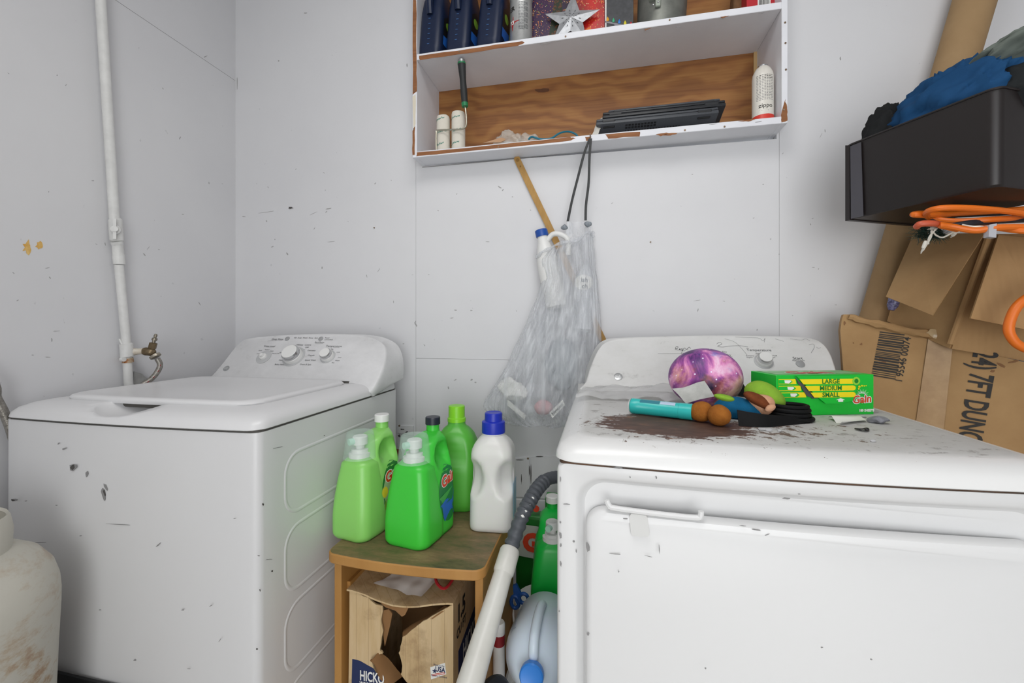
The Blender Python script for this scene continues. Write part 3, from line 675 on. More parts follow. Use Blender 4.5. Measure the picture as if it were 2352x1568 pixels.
# christmas light box
def xmas():
    k = NT('christmas_print'); v = k.obj((1, 1, 1)); X, Y, Z = k.xyz(v)[0:3]
    bgd = k.ramp(k.math('ADD', k.math('MULTIPLY', X, 6), k.math('MULTIPLY', k.noise(v, 14, 4), .5)), [(0.0, '#3b2145'), (.25, '#2b1d33'), (.45, '#7d1414'), (.7, '#c41810'), (1, '#a01414')])
    vo = k.n('ShaderNodeTexVoronoi'); k.set(vo.inputs['Vector'], k.obj((1, 0, 1))); vo.inputs['Scale'].default_value = 190
    dot = k.ramp(vo.outputs['Distance'], [(.22, 1.0), (.34, 0.0)])
    sel = k.ramp(k.noise(k.obj((1, 0, 1)), 60, 2), [(.42, 0.0), (.5, 1.0)])
    hue = k.ramp(k.xyz(vo.outputs['Color'])[0], [(.1, '#e8b23a'), (.4, '#f06a28'), (.6, '#5aa04a'), (.75, '#d83a3a'), (.95, '#f4e3b0')])
    c = k.mix(k.math('MULTIPLY', dot, sel), bgd, hue); k.base(c); k.p(Roughness=.35); return k.m
x0, x1 = at(1223, 60, Y=1.47).x, at(1389, 60, Y=1.47).x
t = thing('christmas_light_box', 'boxed christmas lights with red tree picture behind the silver star', 'box', ((x0+x1)/2, 1.49, zsh((x0+x1)/2, 1)))
hw = (x1-x0)/2; b = BM(); box(b, -hw, hw, -.035, .035, 0, .19, .001, 1); part('carton', b, mat('carton_purple', '#2e2340', .5), t, w=False)
b = BM(); slab(b, [(-hw+.001, -.0352, .001), (hw-.001, -.0352, .001), (hw-.001, -.0352, .189), (-hw+.001, -.0352, .189)], (0, -.0006, 0)); pr = part('picture', b, xmas(), t, w=False, smooth=0)
b = BM(); slab(b, [(-.07, -.0358, .0), (-.04, -.0358, .19), (-.02, -.0358, .19), (-.012, -.0358, .0)], (0, -.0004, 0)); part('printed_tree', b, mat('tree_print', '#1d2a17', .5, col2='#6a3a1c', vs=120, lo=.5, hi=.6), pr, w=False, smooth=0)
b = BM(); slab(b, [(.055, -.0358, .0), (.055, -.0358, .05), (.07, -.0358, .058), (.085, -.0358, .045), (.085, -.0358, .0)], (0, -.0004, 0)); part('printed_fireplace', b, mat('fire_print', '#e0701c', .5), pr, w=False, smooth=0)
# star ornament
t = thing('star_ornament', 'silver metal star ornament leaning on the red picture box', 'ornament', (at(1308, 80, Y=1.42).x, 1.42, zsh(-.1, 1)), RX(-8) @ RY(4))
b = BM(); pts = []
R1, R2, cz = .094, .040, .075
for i in range(10):
    a = math.radians(90+36*i); r = R1 if i % 2 == 0 else R2; pts.append(Vector((r*math.cos(a), 0, cz+r*math.sin(a))))
f_ = b.verts.new((0, -.012, cz)); bk = b.verts.new((0, .006, cz)); vv = [b.verts.new(p) for p in pts]
for i in range(10): b.faces.new((vv[i], vv[(i+1) % 10], f_)); b.faces.new((vv[(i+1) % 10], vv[i], bk))
bvh = BVHTree.FromBMesh(b); part('star', b, mat('pale_silver', '#bfc1c4', .42, .55, col2='#a9abaf', vs=60), t, w=False, smooth=10)
for rad, n_, l, wd in ((.016, 8, .004, .0012), (.028, 10, .005, .0014), (.009, 6, .002, .001)):
    for i in range(n_):
        a = 2*math.pi*i/n_+.2*rad*100; b = BM(); c = Vector((rad*math.cos(a), 0, cz+rad*math.sin(a))); u = Vector((math.cos(a), 0, math.sin(a))); s = Vector((-u.z, 0, u.x))
        b.faces.new([b.verts.new(c+Vector((0, -.05, 0))+q) for q in (u*l, s*wd, -u*l, -s*wd)]); stick(b, bvh, (0, -1, 0), .0005); part('cut_out', b, M_DARKPRINT, t, w=False, smooth=0)
# bulb string box
x0, x1 = at(1390, 40, Y=1.46).x, at(1455, 40, Y=1.46).x; hw = (x1-x0)/2
t = thing('light_string_box', 'dark grey box printed with a row of coloured bulbs', 'box', ((x0+x1)/2, 1.485, zsh(-.0, 1)))
b = BM(); box(b, -hw, hw, -.025, .025, 0, .185, .001, 1); bx_ = part('carton', b, mat('carton_charcoal', '#4b4c4f', .6, col2='#3a3b3e', vs=60), t, w=False)
b = BM(); slab(b, [(-hw, -.0256, 0), (-hw+.004, -.0256, 0), (-hw+.004, -.0256, .185), (-hw, -.0256, .185)], (0, -.0004, 0)); part('white_edge', b, M_WHITEPRINT, bx_, w=False)
b = BM(); slab(b, [(-.01, -.0256, 0), (.012, -.0256, 0), (.012, -.0256, .05), (-.016, -.0256, .064)], (0, -.0004, 0)); part('grey_post', b, mat('post_grey', '#8b8a90', .6), bx_, w=False)
b = BM(); slab(b, [(-hw, -.0258, .068), (hw, -.0258, .036), (hw, -.0258, .042), (-hw, -.0258, .074)], (0, -.0004, 0)); part('light_strip', b, mat('post_grey', '#8b8a90', .6), bx_, w=False)
for i, c in enumerate(('#e0a020', '#38a878', '#2c7ed0', '#d8cc30', '#d02030')):
    fx = -hw+.008+i*(2*hw-.016)/4; fz = .074-(fx+hw)/(2*hw)*.032; b = BM(); lathe(b, [(.0035, 0), (.0045, .005), (.0005, .014)], 10, M=TL((fx, -.0275, fz)) @ Matrix.Scale(.4, 4, (0, 1, 0))); part('bulb_print', b, mat('bulb'+c, c, .4), bx_, w=False)
# galvanized flue collar
p = at(1518, 20, Y=1.47); t = thing('flue_collar', 'galvanized grey metal flue piece with clamp strap', 'flue pipe', (p.x, 1.475, zsh(p.x, 1)), RY(2))
mm = mat('galvanized', '#84867f', .5, .55, col2='#6d6f6a', vs=25)
b = BM(); lathe(b, [(.072, 0), (.074, .02), (.076, .1), (.076, .16), (.073, .16), (.07, .02), (.05, .0)], 36, cap0=False, cap1=False); part('body', b, mm, t, w=False)
b = BM(); tube(b, [(.0745*math.cos(a), .0745*math.sin(a), .012+.01*math.sin(a*1)) for a in [i*math.pi/16 for i in range(33)]], .005, 8); part('rolled_lip', b, mat('galvanized_pale', '#9aa196', .5, .4), t, w=False)
b = BM(); sphere(b, (0.008, -.062, .004), .032, .014, .014); part('lip_opening', b, M_BLACK, t, w=False)
b = BM(); box(b, -.045, -.02, -.086, -.06, .075, .12, .004, 2); o = part('clamp', b, mat('galvanized_pale', '#9aa196', .5, .4), t, w=False)
b = BM(); box(b, -.028, -.012, -.082, -.072, .05, .08, .002, 1); part('clamp_tab', b, mat('galvanized_pale', '#9aa196', .5, .4), o, w=False)
for dx, dz in ((-.02, .062), (-.034, .055)):
    b = BM(); sphere(b, (dx, -.0815, dz), .0035, n=10, m=6); part('rivet', b, M_CHROME, o, w=False)
# paper bag and red carton at the right end
b = BM(); p = at(1697, 5, Y=1.50); loft(b, [rr(p.x+.01*z*10, 1.50, .022*k, .02, .008, zsh(p.x, 1)+z, 4) for z, k in ((0, 1), (.04, 1.1), (.09, 1.4), (.14, 1.5))]); wob(b, .006, 45, 3)
single('paper_bag', b, mat('brown_kraft', '#7d5a38', .8, col2='#5b4128', vs=40), 'crumpled brown paper bag beside the red carton on the upper shelf', 'bag')
x0, x1 = at(1715, 5, Y=1.43).x, at(1789, 5, Y=1.43).x; hw = (x1-x0)/2
t = thing('red_carton', 'red carton with a white barcode panel at the shelf right end', 'box', ((x0+x1)/2, 1.475, zsh((x0+x1)/2, 1)))
b = BM(); box(b, -hw, hw, -.045, .045, 0, .15, .001, 1); part('carton', b, mat('carton_red', '#b8222c', .5), t, w=False)
b = BM(); slab(b, [(-.014, -.0455, .012), (.021, -.0455, .012), (.021, -.0455, .05), (-.014, -.0455, .05)], (0, -.0004, 0)); o = part('barcode_panel', b, M_WHITEPRINT, t, w=False)
def barcode(x0, x1, z0, z1, y, seed):
    b = BM(); rn = random.Random(seed); x = x0
    while x < x1:
        wd = rn.choice((.0005, .0007, .0012))*(x1-x0)/.03; slab(b, [(x, y, z0), (x+wd, y, z0), (x+wd, y, z1), (x, y, z1)], (0, -.0002, 0)); x += wd+rn.choice((.0005, .0008))*(x1-x0)/.03
    return b
part('barcode', barcode(-.011, .018, .018, .05, -.046, 5), M_BLACKPRINT, o, w=False, smooth=0)
# ---------------------------------------------------------------- lower shelf
def roller_cover(px, h, label, Y):
    p = at(px, 340, Y=Y); x = p.x; t = thing('roller_cover', label, 'paint roller', (x, Y, zsh(x, 0)), None, 'paint roller covers on the lower shelf')
    b = BM(); lathe(b, [(.014, 0), (.022, .002), (.0235, .008), (.0237, h-.012), (.022, h-.004), (.016, h), (.009, h-.004)], 28); wob(b, .0015, 60, px); bvh = BVHTree.FromBMesh(b)
    part('nap', b, mat('roller_fleece', '#d9d4c8', .95, bump=.4, bs=300, spec=.1), t, w=False)
    for q, ang in ((.03, -25), (.075, 10), (.118, -20)):
        b = BM(); rq = random.Random(px+int(q*1000))
        for i in range(12):
            x0_ = -.018+i*.003; h0 = rq.uniform(-.002, .002); b.faces.new([b.verts.new((x0_+.0028*a_, .2*x0_+h0+.0065*rq.uniform(.4, 1)*c_, 0)) for a_, c_ in ((0, 0), (.8, .1), (1.1, 1), (.3, .9))])
        canprint(t, bvh, b, ang, q, mat('teal_print', '#3a8272', .8), 'printed_script', .024)
roller_cover(1018, .138, 'cream fleece paint roller cover nearest the shelf side', 1.437)
roller_cover(1053, .146, 'taller cream paint roller cover held in the wire frame', 1.437)
t = thing('paint_roller_frame', 'paint roller frame with black and green grip standing upright', 'paint roller', (at(1070, 345, Y=1.408).x, 1.408, zsh(-.55, 0)))
Y = 1.405; W_ = [at(x, y, Y=Y) for x, y in ((1002, 344), (1002, 306), (1007, 299), (1055, 297), (1066, 294), (1071, 287), (1071, 265), (1068, 243))]
b = BM(); tube(b, spline(W_, 5), .0028, 8); part('wire', b, mat('bright_wire', '#b8b4a4', .3, .9), t)
h0, h1 = at(1068, 245, Y=Y), at(1060, 141, Y=1.40); ax = axis_m(h0, h1); L = (h1-h0).length
b = BM(); lathe(b, [(.0105, 0), (.0115, .012), (.0105, .013)], 18, M=ax); part('ferrule', b, mat('grip_green', '#1f7a4b', .4), t)
b = BM(); lathe(b, [(.0105, .012), (.0115, L*.3), (.0105, L*.6), (.0135, L*.93)], 18, M=ax); part('grip', b, mat('grip_black', '#232526', .6), t)
b = BM(); lathe(b, [(.0138, L*.93), (.0138, L*.965)], 18, M=ax); part('grip_ring', b, mat('grip_green', '#1f7a4b', .4), t)
b = BM(); lathe(b, [(.0125, L*.965), (.0125, L*1.02), (.008, L*1.05)], 18, M=ax); part('thread_cap', b, mat('grey_metal', '#9a9b9b', .35, .7), t)
# crumpled plastic bag of odds and ends
M_FILM = mat('clear_film', '#dcd8cf', .25, alpha=.42)
p = at(1175, 318, Y=1.44); t = thing('small_plastic_bag', 'crumpled clear plastic bag lying on the lower shelf', 'bag', (p.x, 1.45, zsh(p.x, 0)))
b = BM(); sphere(b, (p.x-.01, 1.45, zsh(p.x, 0)+.032), .05, .03, .032, 40, 24); wob(b, .016, 38, 2); wob(b, .006, 90, 4)
for v in b.verts: v.co.z = max(v.co.z, zsh(p.x, 0)+.0005)
part('film', b, M_FILM, t)
b = BM(); sphere(b, (p.x+.055, 1.445, zsh(p.x, 0)+.024), .035, .022, .026, 32, 18); wob(b, .014, 45, 6)
for v in b.verts: v.co.z = max(v.co.z, zsh(p.x, 0)+.0005)
part('knotted_end', b, M_FILM, t)
b = BM(); sphere(b, (p.x-.015, 1.45, zsh(p.x, 0)+.018), .035, .02, .015); part('white_roll', b, M_WHITEPL, t)
b = BM(); q0 = at(1110, 328, Y=1.41); slab(b, [q0, at(1150, 316, Y=1.41), at(1168, 318, Y=1.43), at(1150, 326, Y=1.41)], (0, .004, 0))
for v in b.verts: v.co.z = max(v.co.z, zsh(v.co.x, 0)+.0006)
single('wood_shim', b, mat('pale_shim', '#b58e6c', .7), 'thin pale wooden shim lying beside the clear bag', 'shim')
b = BM(); tube(b, spline([at(x, y, Y=Yq) for x, y, Yq in ((1214, 320, 1.425), (1222, 314, 1.42), (1240, 319, 1.42), (1265, 318, 1.425), (1285, 306, 1.44), (1305, 302, 1.46), (1322, 308, 1.47), (1328, 316, 1.47))], 6), .0032, 8)
single('teal_cable_tie', b, mat('teal_strap', '#1b6f85', .5), 'teal flexible strap curled on the lower shelf', 'strap')
b = BM(); c = [at(1272, 318, Y=1.42), at(1318, 313, Y=1.42), at(1318, 309, Y=1.45), at(1273, 313, Y=1.45)]
slab(b, [Vector((q.x, q.y, zsh(q.x, 0)+.006)) for q in c], (0, 0, .005)); single('white_card', b, M_WHITEPRINT, 'small white card lying under the teal strap', 'card')
# laptops
M_LAP = mat('laptop_grey', '#484b50', .45, col2='#3f4247', vs=300); M_LAP2 = mat('laptop_black', '#202226', .42)
def laptop(pxl, pxr, Yf, zf, w_, label, m, vent=False, thick=.021, D=.2, pitch=-14):
    pl, pr = at(pxl, 280, Y=Yf), at(pxr, 265, Y=Yf); x = (pl.x+pr.x)/2; hw = (pr.x-pl.x)/2
    t = thing('laptop', label, 'laptop', (x, Yf, zf), RY(-.6) @ RX(pitch), 'laptops stacked on the lower shelf')
    b = BM(); box(b, -hw, hw, 0, D, 0, thick*.55, .003, 2); base = part('base', b, m, t, w=False)
    b = BM(); box(b, -hw+.001, hw-.001, .001, D, thick*.62, thick, .003, 2); lid = part('lid', b, m, t, w=False)
    for s in (-1, 1):
        b = BM(); box(b, s*hw*.78-.02, s*hw*.78+.02, -.002, .008, thick*.3, thick*.7, .002, 1); part('hinge', b, M_LAP2, t, w=False)
    if vent:
        for i in range(10):
            for j in range(2): b = BM(); box(b, -.09+i*.0095, -.083+i*.0095, .012+.012*j, .02+.012*j, -.0006, .001); part('vent_slot', b, M_BLACK, base, w=False)
        for i in range(20): b = BM(); box(b, -.09+i*.0085, -.086+i*.0085, .04, .06, -.0006, .001); part('vent_slot', b, M_BLACK, base, w=False)
        for s in (-1, 1): b = BM(); box(b, s*.14-.018, s*.14+.018, .012, .018, -.003, .001, .001, 1); part('rubber_foot', b, M_BLACKRUB, base, w=False)
laptop(1369, 1652, 1.392, 1.7155, 0, 'dark grey laptop with vent slots, lowest of the stack', M_LAP, True, D=.185, pitch=-13)
laptop(1384, 1668, 1.398, 1.738, 0, 'black laptop lying between the two others in the stack', M_LAP2, D=.17, pitch=-13)
laptop(1397, 1656, 1.420, 1.757, 0, 'thin dark laptop on top of the stack', M_LAP, thick=.018, D=.15, pitch=-13)
b = BM(); quadgrid(b, [at(1357, 318, Y=1.38), at(1372, 312, Y=1.39), at(1392, 262, Y=1.45), at(1368, 285, Y=1.40)], 8, 8, lambda p, u, v: p+noise.noise_vector(p*40)*.004); solid(b, .0006)
single('white_plastic_wrapper', b, mat('wrapper_white', '#d3d0c8', .4), 'crinkled white plastic wrapper poking out beside the laptops', 'wrapper')
# fuel can
p = at(1752, 268, Y=1.425); x = p.x; t = thing('butane_can', 'cream lighter fluid can with red base band at shelf end', 'can', (x, 1.425, zsh(x, 0)))
b = BM(); lathe(b, [(.0285, .0), (.0295, .003), (.029, .012), (.029, .138), (.027, .15), (.02, .164), (.013, .171)], 36); bvh = BVHTree.FromBMesh(b); part('body', b, mat('can_cream', '#dcd8cf', .35), t, w=False)
b = BM(); lathe(b, [(.0297, .004), (.0295, .02)], 36, cap0=False, cap1=False); part('red_band', b, mat('band_red', '#d23a2e', .4), t, w=False)
b = BM(); lathe(b, [(.013, .170), (.0135, .174), (.011, .176)], 24); part('top_rim', b, M_CHROME, t, w=False)
canprint(t, bvh, text('zippo', .017, .0001), -2, .045, M_BLACKPRINT, 'lettering', .029)
rn = random.Random(3)
for k_ in range(17):
    b = BM(); z = .062+k_*.0045
    for i in range(7):
        x0_ = -.022+i*.0063; b.faces.new([b.verts.new((q, h, 0)) for q, h in ((x0_, 0), (x0_+rn.uniform(.003, .0055), 0), (x0_+rn.uniform(.003, .0055), .0014), (x0_, .0014))])
    canprint(t, bvh, b, -4, z, M_GREYPRINT if k_ < 14 else M_BLACKPRINT, 'small_print', .029)
for z, wd in ((.034, .016), (.03, .01), (.024, .02)):
    b = BM(); b.faces.new([b.verts.new(q) for q in ((-wd, 0, 0), (wd*.8, 0, 0), (wd*.8, .0012, 0), (-wd, .0012, 0))]); canprint(t, bvh, b, -4, z, M_GREYPRINT, 'small_print', .029)
b = BM(); p = at(1730, 262, Y=1.50); cyl(b, (p.x, 1.50, zsh(p.x, 0)), (p.x, 1.50, zsh(p.x, 0)+.035), .012, bev=.002); single('small_white_cap', b, M_WHITEPL, 'small white cap standing behind the cream can', 'cap')
# ---------------------------------------------------------------- left wall plumbing
M_PIPE = mat('painted_pipe', '#dededc', .45, col2='#d2d2d0', vs=30)
XP = -1.388
t = thing('water_pipe', 'white painted water pipe running down the left wall', 'pipe', at(293, 885, X=XP))
pp = lambda x, y, X=XP: at(x, y, X=X)
b = BM(); tube(b, [pp(222, -120), pp(231, 0), pp(263, 505)], .0125, 14); part('upper_pipe', b, M_PIPE, t)
b = BM(); tube(b, [pp(273, 608), pp(291, 795), pp(299, 960)], .0115, 14); part('lower_pipe', b, M_PIPE, t)
b = BM(); tube(b, [pp(263, 503), pp(265, 505), pp(268, 552), pp(268.5, 555)], [.0125, .0165, .0165, .013], 16); vb = part('valve_body', b, M_PIPE, t)
b = BM(); tube(b, [pp(268, 555), pp(270, 562), pp(270.2, 563), pp(272, 584), pp(272.3, 585), pp(274, 607)], [.0145, .0145, .0135, .0135, .0145, .0145], 16); part('coupling', b, M_PIPE, t)
vd_ = Vector((.72, -.69, 0)).normalized(); vp_ = Vector((.69, .72, 0)).normalized(); vc = pp(268, 530)+vd_*.014; b = BM(); cyl(b, vc, vc+vd_*.012, .0125, bev=.002); hv = part('valve_stem', b, M_PIPE, vb)
b = BM(); cyl(b, vc+vd_*.012, vc+vd_*.021, .008); slab(b, [vc+vd_*.013+vp_*sx_*.0035+Vector((0, 0, sz_*.029)) for sx_, sz_ in ((-1, -1), (1, -1), (1, 1), (-1, 1))], vd_*.006); part('valve_lever', b, M_PIPE, vb)
b = BM(); tube(b, [pp(289.5, 788), pp(290, 790), pp(292, 818), pp(292.5, 820)], [.0125, .0165, .0165, .0125], 16); part('tee_fitting', b, M_PIPE, t)
b = BM(); tube(b, [pp(293, 822), pp(294, 832)], .0138, 16); part('rusty_clamp', b, mat('clamp_rust', '#b9a48a', .6, .3, col2='#9a5a20', vs=50, lo=.45, hi=.55), t)
c = pp(279, 825); b = BM(); cyl(b, c+Vector((0, 0, 0)), c+Vector((.01, 0, 0)), .0065); part('clamp_screw', b, M_PIPE, t)
b = BM(); tube(b, [pp(283, 778, XP+.0005)+Vector((-.006, -.006, 0)), pp(285, 800, XP)], .003, 6); part('pipe_solder', b, M_PIPE, t)
# spigot
M_BRASS = mat('old_brass', '#6b5a42', .4, .8, col2='#8b7b62', vs=60)
T0 = pp(300, 808); T1 = at(330, 806, X=-1.352); T2 = at(346, 808, X=-1.335)
t = thing('brass_spigot', 'old brass spigot valve sticking out beside the white pipe', 'spigot', T2)
b = BM(); tube(b, [T0, T0.lerp(T1, .15), T0.lerp(T1, .6), T1], [.013, .0115, .009, .0095], 14); part('stub_pipe', b, mat('stained_pipe', '#d8d2c6', .5, col2='#b9a58a', vs=40), t)
b = BM(); tube(b, [T1, T1.lerp(T2, .3), T2], [.0105, .0125, .012], 14); sphere(b, T2, .0135, .0135, .012); part('valve_body', b, M_BRASS, t)
B0 = at(349, 800, X=-1.335); B1 = at(352, 786, X=-1.335)
b = BM(); ax = axis_m(B0, at(355, 779, X=-1.33)); lathe(b, [(.0105, 0), (.0105, .017), (.007, .018)], 6, M=ax); part('hex_bonnet', b, M_BRASS, t, smooth=10)
b = BM(); lathe(b, [(.0045, .016), (.0045, .024), (.007, .025), (.007, .032), (.0035, .033), (.0048, .04), (.003, .045)], 14, M=ax); part('stem', b, mat('worn_steel', '#8d8679', .35, .85), t)
N0 = at(354, 814, X=-1.33); N1 = at(361, 823, X=-1.322); N2 = at(363, 826, X=-1.32)
b = BM(); ax = axis_m(N0, N1+(N1-N0)*.2); lathe(b, [(.010, 0), (.0148, .002), (.0148, .009), (.011, .011)], 20, M=ax); part('hose_nut', b, mat('nickel', '#a49d8f', .35, .8), t)
M_BRAID = mat('braided_steel', '#a7a39c', .35, .75, col2='#807c76', vs=160, bump=.4, bs=260)
hp = [N1, at(367, 834, X=-1.318), at(366, 845, X=-1.318), at(357, 860, X=-1.322), at(345, 872, X=-1.328), at(330, 882, X=-1.333), at(315, 896, X=-1.34)]
t = thing('braided_hose', 'braided steel supply hose curving from the brass spigot behind the washer', 'hose', hp[-1])
b = BM(); tube(b, spline(hp, 6), .0075, 12); hb = part('braid', b, M_BRAID, t)
sp_ = spline(hp, 6)
for i in range(8, len(sp_)-3, 6):
    b = BM(); tube(b, [sp_[i]+Vector((.0072, -.003, .001)), sp_[i+1]+Vector((.0062, -.005, -.001))], .0011, 5); part('red_thread', b, mat('thread_red', '#8e2a30', .6), hb)
b = BM(); tube(b, spline([Vector((-1.408, .52, 1.12)), Vector((-1.372, .545, 1.115)), at(-40, 860, X=-1.372), at(-8, 915, X=-1.38), at(8, 945, X=-1.378), at(24, 985, X=-1.376), at(40, 1040, X=-1.38)], 6), .009, 12)
single('braided_hose', b, M_BRAID, 'braided steel hose running down at the left picture edge beside the washer', 'hose')
b = BM(); slab(b, [at(305, 853, X=-1.402), at(322, 858, X=-1.402), at(345, 878, X=-1.402), at(345, 905, X=-1.402), at(303, 905, X=-1.402)], (.006, 0, 0)); single('wall_plate', b, mat('dull_plate', '#a8a8a6', .5, col2='#8c8b89', vs=30), 'dull grey metal plate on the left wall behind the braided hose', 'plate')
# ---------------------------------------------------------------- propane tank and mat
def tank_mat():
    k = NT('rusty_tank_paint'); n1 = k.noise(k.obj((8, 8, 14), rot=(.5, .4, 0)), 1.6, 6, .7)
    Z = k.xyz(k.obj())[2]; low = k.ramp(Z, [(.40, 1.0), (.58, .35)])
    c = k.ramp(k.noise(k.obj(), 5, 5), [(.3, '#c6c3b8'), (.7, '#b7b4aa')]); mk = k.math('MULTIPLY', k.ramp(n1, [(.50, 0.0), (.60, 1.0)]), low)
    c = k.mix(mk, c, k.ramp(n1, [(.58, '#a58c6c'), (.68, '#8c5a32')])); k.base(c); k.p(Roughness=.5); return k.m
TX, TY = -1.155, .55
t = thing('propane_tank', 'rusty off-white propane tank standing in front of the washer', 'gas tank', (TX, TY, 0))
b = BM(); pr = [(.11, .03), (.128, .05), (.14, .1), (.147, .3), (.152, .45), (.1555, .53), (.156, .56), (.154, .585), (.146, .615), (.128, .643), (.1, .663), (.06, .677), (.02, .681)]
lathe(b, pr, 56); part('body', b, tank_mat(), t, w=False, smooth=60)
b = BM(); lathe(b, [(.115, 0), (.115, .04), (.112, .04), (.112, 0)], 40, cap0=False, cap1=False); part('foot_ring', b, MATS.get('x') or mat('tank_paint', '#c2bfb4', .5), t, w=False)
b = BM(); rin = []
for i in range(34):
    a = math.radians(-60+i*9.0); h = .755 if 4 < i < 30 else .755-.02*abs(17-i)/17
    rin.append([Vector((r*math.cos(a), r*math.sin(a), z)) for r, z in ((.09, .65), (.092, .70), (.088, h-.031), (.085, h-.025), (.082, h-.03), (.087, .70), (.085, .65))])
loft(b, rin); part('collar', b, mat('tank_paint', '#c2bfb4', .5), t, w=False)
b = BM(); lathe(b, [(.02, .67), (.02, .70), (.014, .702), (.014, .73), (.022, .732), (.022, .745)], 18); part('valve', b, M_BRASS, t, w=False)
b = BM(); slab(b, [(-1.22, .715, 0), (-.90, .715, 0), (-.90, .735, .318), (-1.22, .735, .325)], (0, .006, 0)); single('black_mat', b, M_BLACKRUB, 'black rubber mat leaning on the washer front beside the tank', 'mat')
# ---------------------------------------------------------------- hanging bag
def bag_mat():
    k = NT('translucent_bag_film'); v = k.obj((1, 1, 1)); k.base('#d9dce1'); k.p(Roughness=.22)
    n = k.noise(k.obj((70, 70, 4), rot=(0, .35, 0)), 1, 4, .6); k.bump(n, .5, .004)
    al = k.ramp(k.noise(k.obj((40, 40, 3), rot=(0, .3, 0)), 1, 5, .6), [(.3, .24), (.5, .36), (.72, .72)]); k.p(Alpha=al)
    tr = k.n('ShaderNodeBsdfTranslucent'); tr.inputs[0].default_value = (.85, .86, .88, 1); return k.m
M_BAG = bag_mat()
rows = [(548, 1256, 1362), (575, 1238, 1364), (605, 1238, 1367), (640, 1244, 1371), (680, 1233, 1375), (720, 1217, 1379), (780, 1190, 1383), (840, 1162, 1384), (890, 1134, 1376), (915, 1114, 1370), (935, 1110, 1364), (955, 1130, 1352), (968, 1156, 1336), (974, 1190, 1300)]
YBG = 1.40
def bag_ring(y, xl, xr, hy, n=180):
    tilt = .034*max(0, min(1, (650-y)/95))
    a, c = at(xl, y, Y=YBG), at(xr, y, Y=YBG); cx = (a.x+c.x)/2; hx = (c.x-a.x)/2; z = a.z; out = []
    for i in range(n):
        t = 2*math.pi*i/n; ct, st = math.cos(t), math.sin(t)
        fold = 1+.06*math.sin(19*t+z*22)*(.4+.6*abs(st))+.045*math.sin(37*t-z*30)+.03*math.sin(53*t+z*16)
        out.append(Vector((cx+hx*math.copysign(abs(ct)**.85, ct), YBG+hy*st*fold, z+.004*math.sin(7*t)+tilt*ct-tilt*.45)))
    return out
import bisect
def rowi(y):
    for (y0, l0, r0), (y1, l1, r1) in zip(rows, rows[1:]):
        if y0 <= y <= y1: f = (y-y0)/(y1-y0); return l0+(l1-l0)*f, r0+(r1-r0)*f
rings = []; ys = [548+i*(974-548)/70 for i in range(71)]
for y in ys:
    l, r_ = rowi(y); f = (y-548)/426; hy = .042+.026*math.sin(min(1, f*1.1)*math.pi*.8) if f < .9 else .05*(1-(f-.9)*6)
    rings.append(bag_ring(y, l, r_, min(hy, .047)))
t = thing('trash_bag', 'translucent white drawstring trash bag hanging from the shelf nail', 'bag', at(1250, 974, Y=YBG))
b = BM(); loft(b, rings, False, True)
for v in b.verts:
    d = noise.noise_vector(v.co*22)*.006; v.co += Vector((d.x*.5, d.y, d.z*.4)); v.co.y = min(v.co.y, 1.4445)
part('film', b, M_BAG, t, smooth=60)
b = BM(); tube(b, [p+Vector((0, 0, .004*math.sin(i*.5))) for i, p in enumerate(bag_ring(556, 1234, 1362, .046, 60))], [.005+.002*math.sin(i*1.3) for i in range(60)], 8, closed=True); part('rolled_rim', b, M_BAG, t)
b = BM(); quadgrid(b, [at(1300, 560, Y=1.40), at(1362, 560, Y=1.42), at(1358, 512, Y=1.425), at(1303, 508, Y=1.415)], 14, 10, lambda p, u, v: p+noise.noise_vector(p*45)*.006); part('rim_flap', b, M_BAG, t, smooth=60)
M_CORD = mat('drawstring_black', '#131315', .45)
for pts in ([(1355, 318, 1.372), (1342, 352, 1.385), (1328, 405, 1.40), (1314, 460, 1.41), (1304, 508, 1.415)], [(1357, 318, 1.37), (1354, 360, 1.383), (1352, 420, 1.40), (1346, 470, 1.41), (1345, 506, 1.42)]):
    b = BM(); q = spline([at(x, y, Y=Y_) for x, y, Y_ in pts], 6)
    for a_, c_ in zip(q, q[1:]): pass
    loft(b, [[p+Vector((s*.004, d, 0)) for s, d in ((-1, -.0012), (1, -.0012), (1, .0012), (-1, .0012))] for p in q]); part('drawstring', b, M_CORD, t)
for x, y in ((1296, 522), (1350, 515)):
    b = BM(); p = at(x, y, Y=1.41); sphere(b, p, .012, .006, .008); wob(b, .004, 80, x); part('bunched_hem', b, mat('hem_grey', '#7d848b', .4), t)
# contents
def jug_shape(h, r, sq=.6):
    return [(0, r*.9), (.01, r), (h*.55, r), (h*.68, r*.93), (h*.8, r*.66), (h*.9, r*.36), (h, r*.3)]
Jt = at(1246, 545, Y=1.402)
ax = Vector((-.20, 0, .98)).normalized(); base = Jt-ax*.235
t = thing('bleach_jug', 'white bleach jug with blue cap poking out of the hanging bag', 'jug', base, frame(base, (ax.z, 0, -ax.x), (0, 1, 0)).to_3x3().to_4x4())
b = BM(); lathe(b, [(.024, 0), (.034, .008), (.036, .12), (.034, .16), (.026, .195), (.0175, .222), (.0165, .24)], 28); bd = part('body', b, M_WHITEPL, t, w=False)
b = BM(); lathe(b, [(.0195, .237), (.0205, .24), (.0205, .258), (.018, .26)], 28); part('cap', b, mat('cap_royal_blue', '#1e4fa3', .4), t, w=False)
b = BM(); tube(b, spline([(.010, 0, .218), (.034, -.006, .235), (.06, -.008, .228), (.078, -.006, .205), (.07, 0, .16)], 6), .0085, 12); part('handle', b, M_WHITEPL, t, w=False)
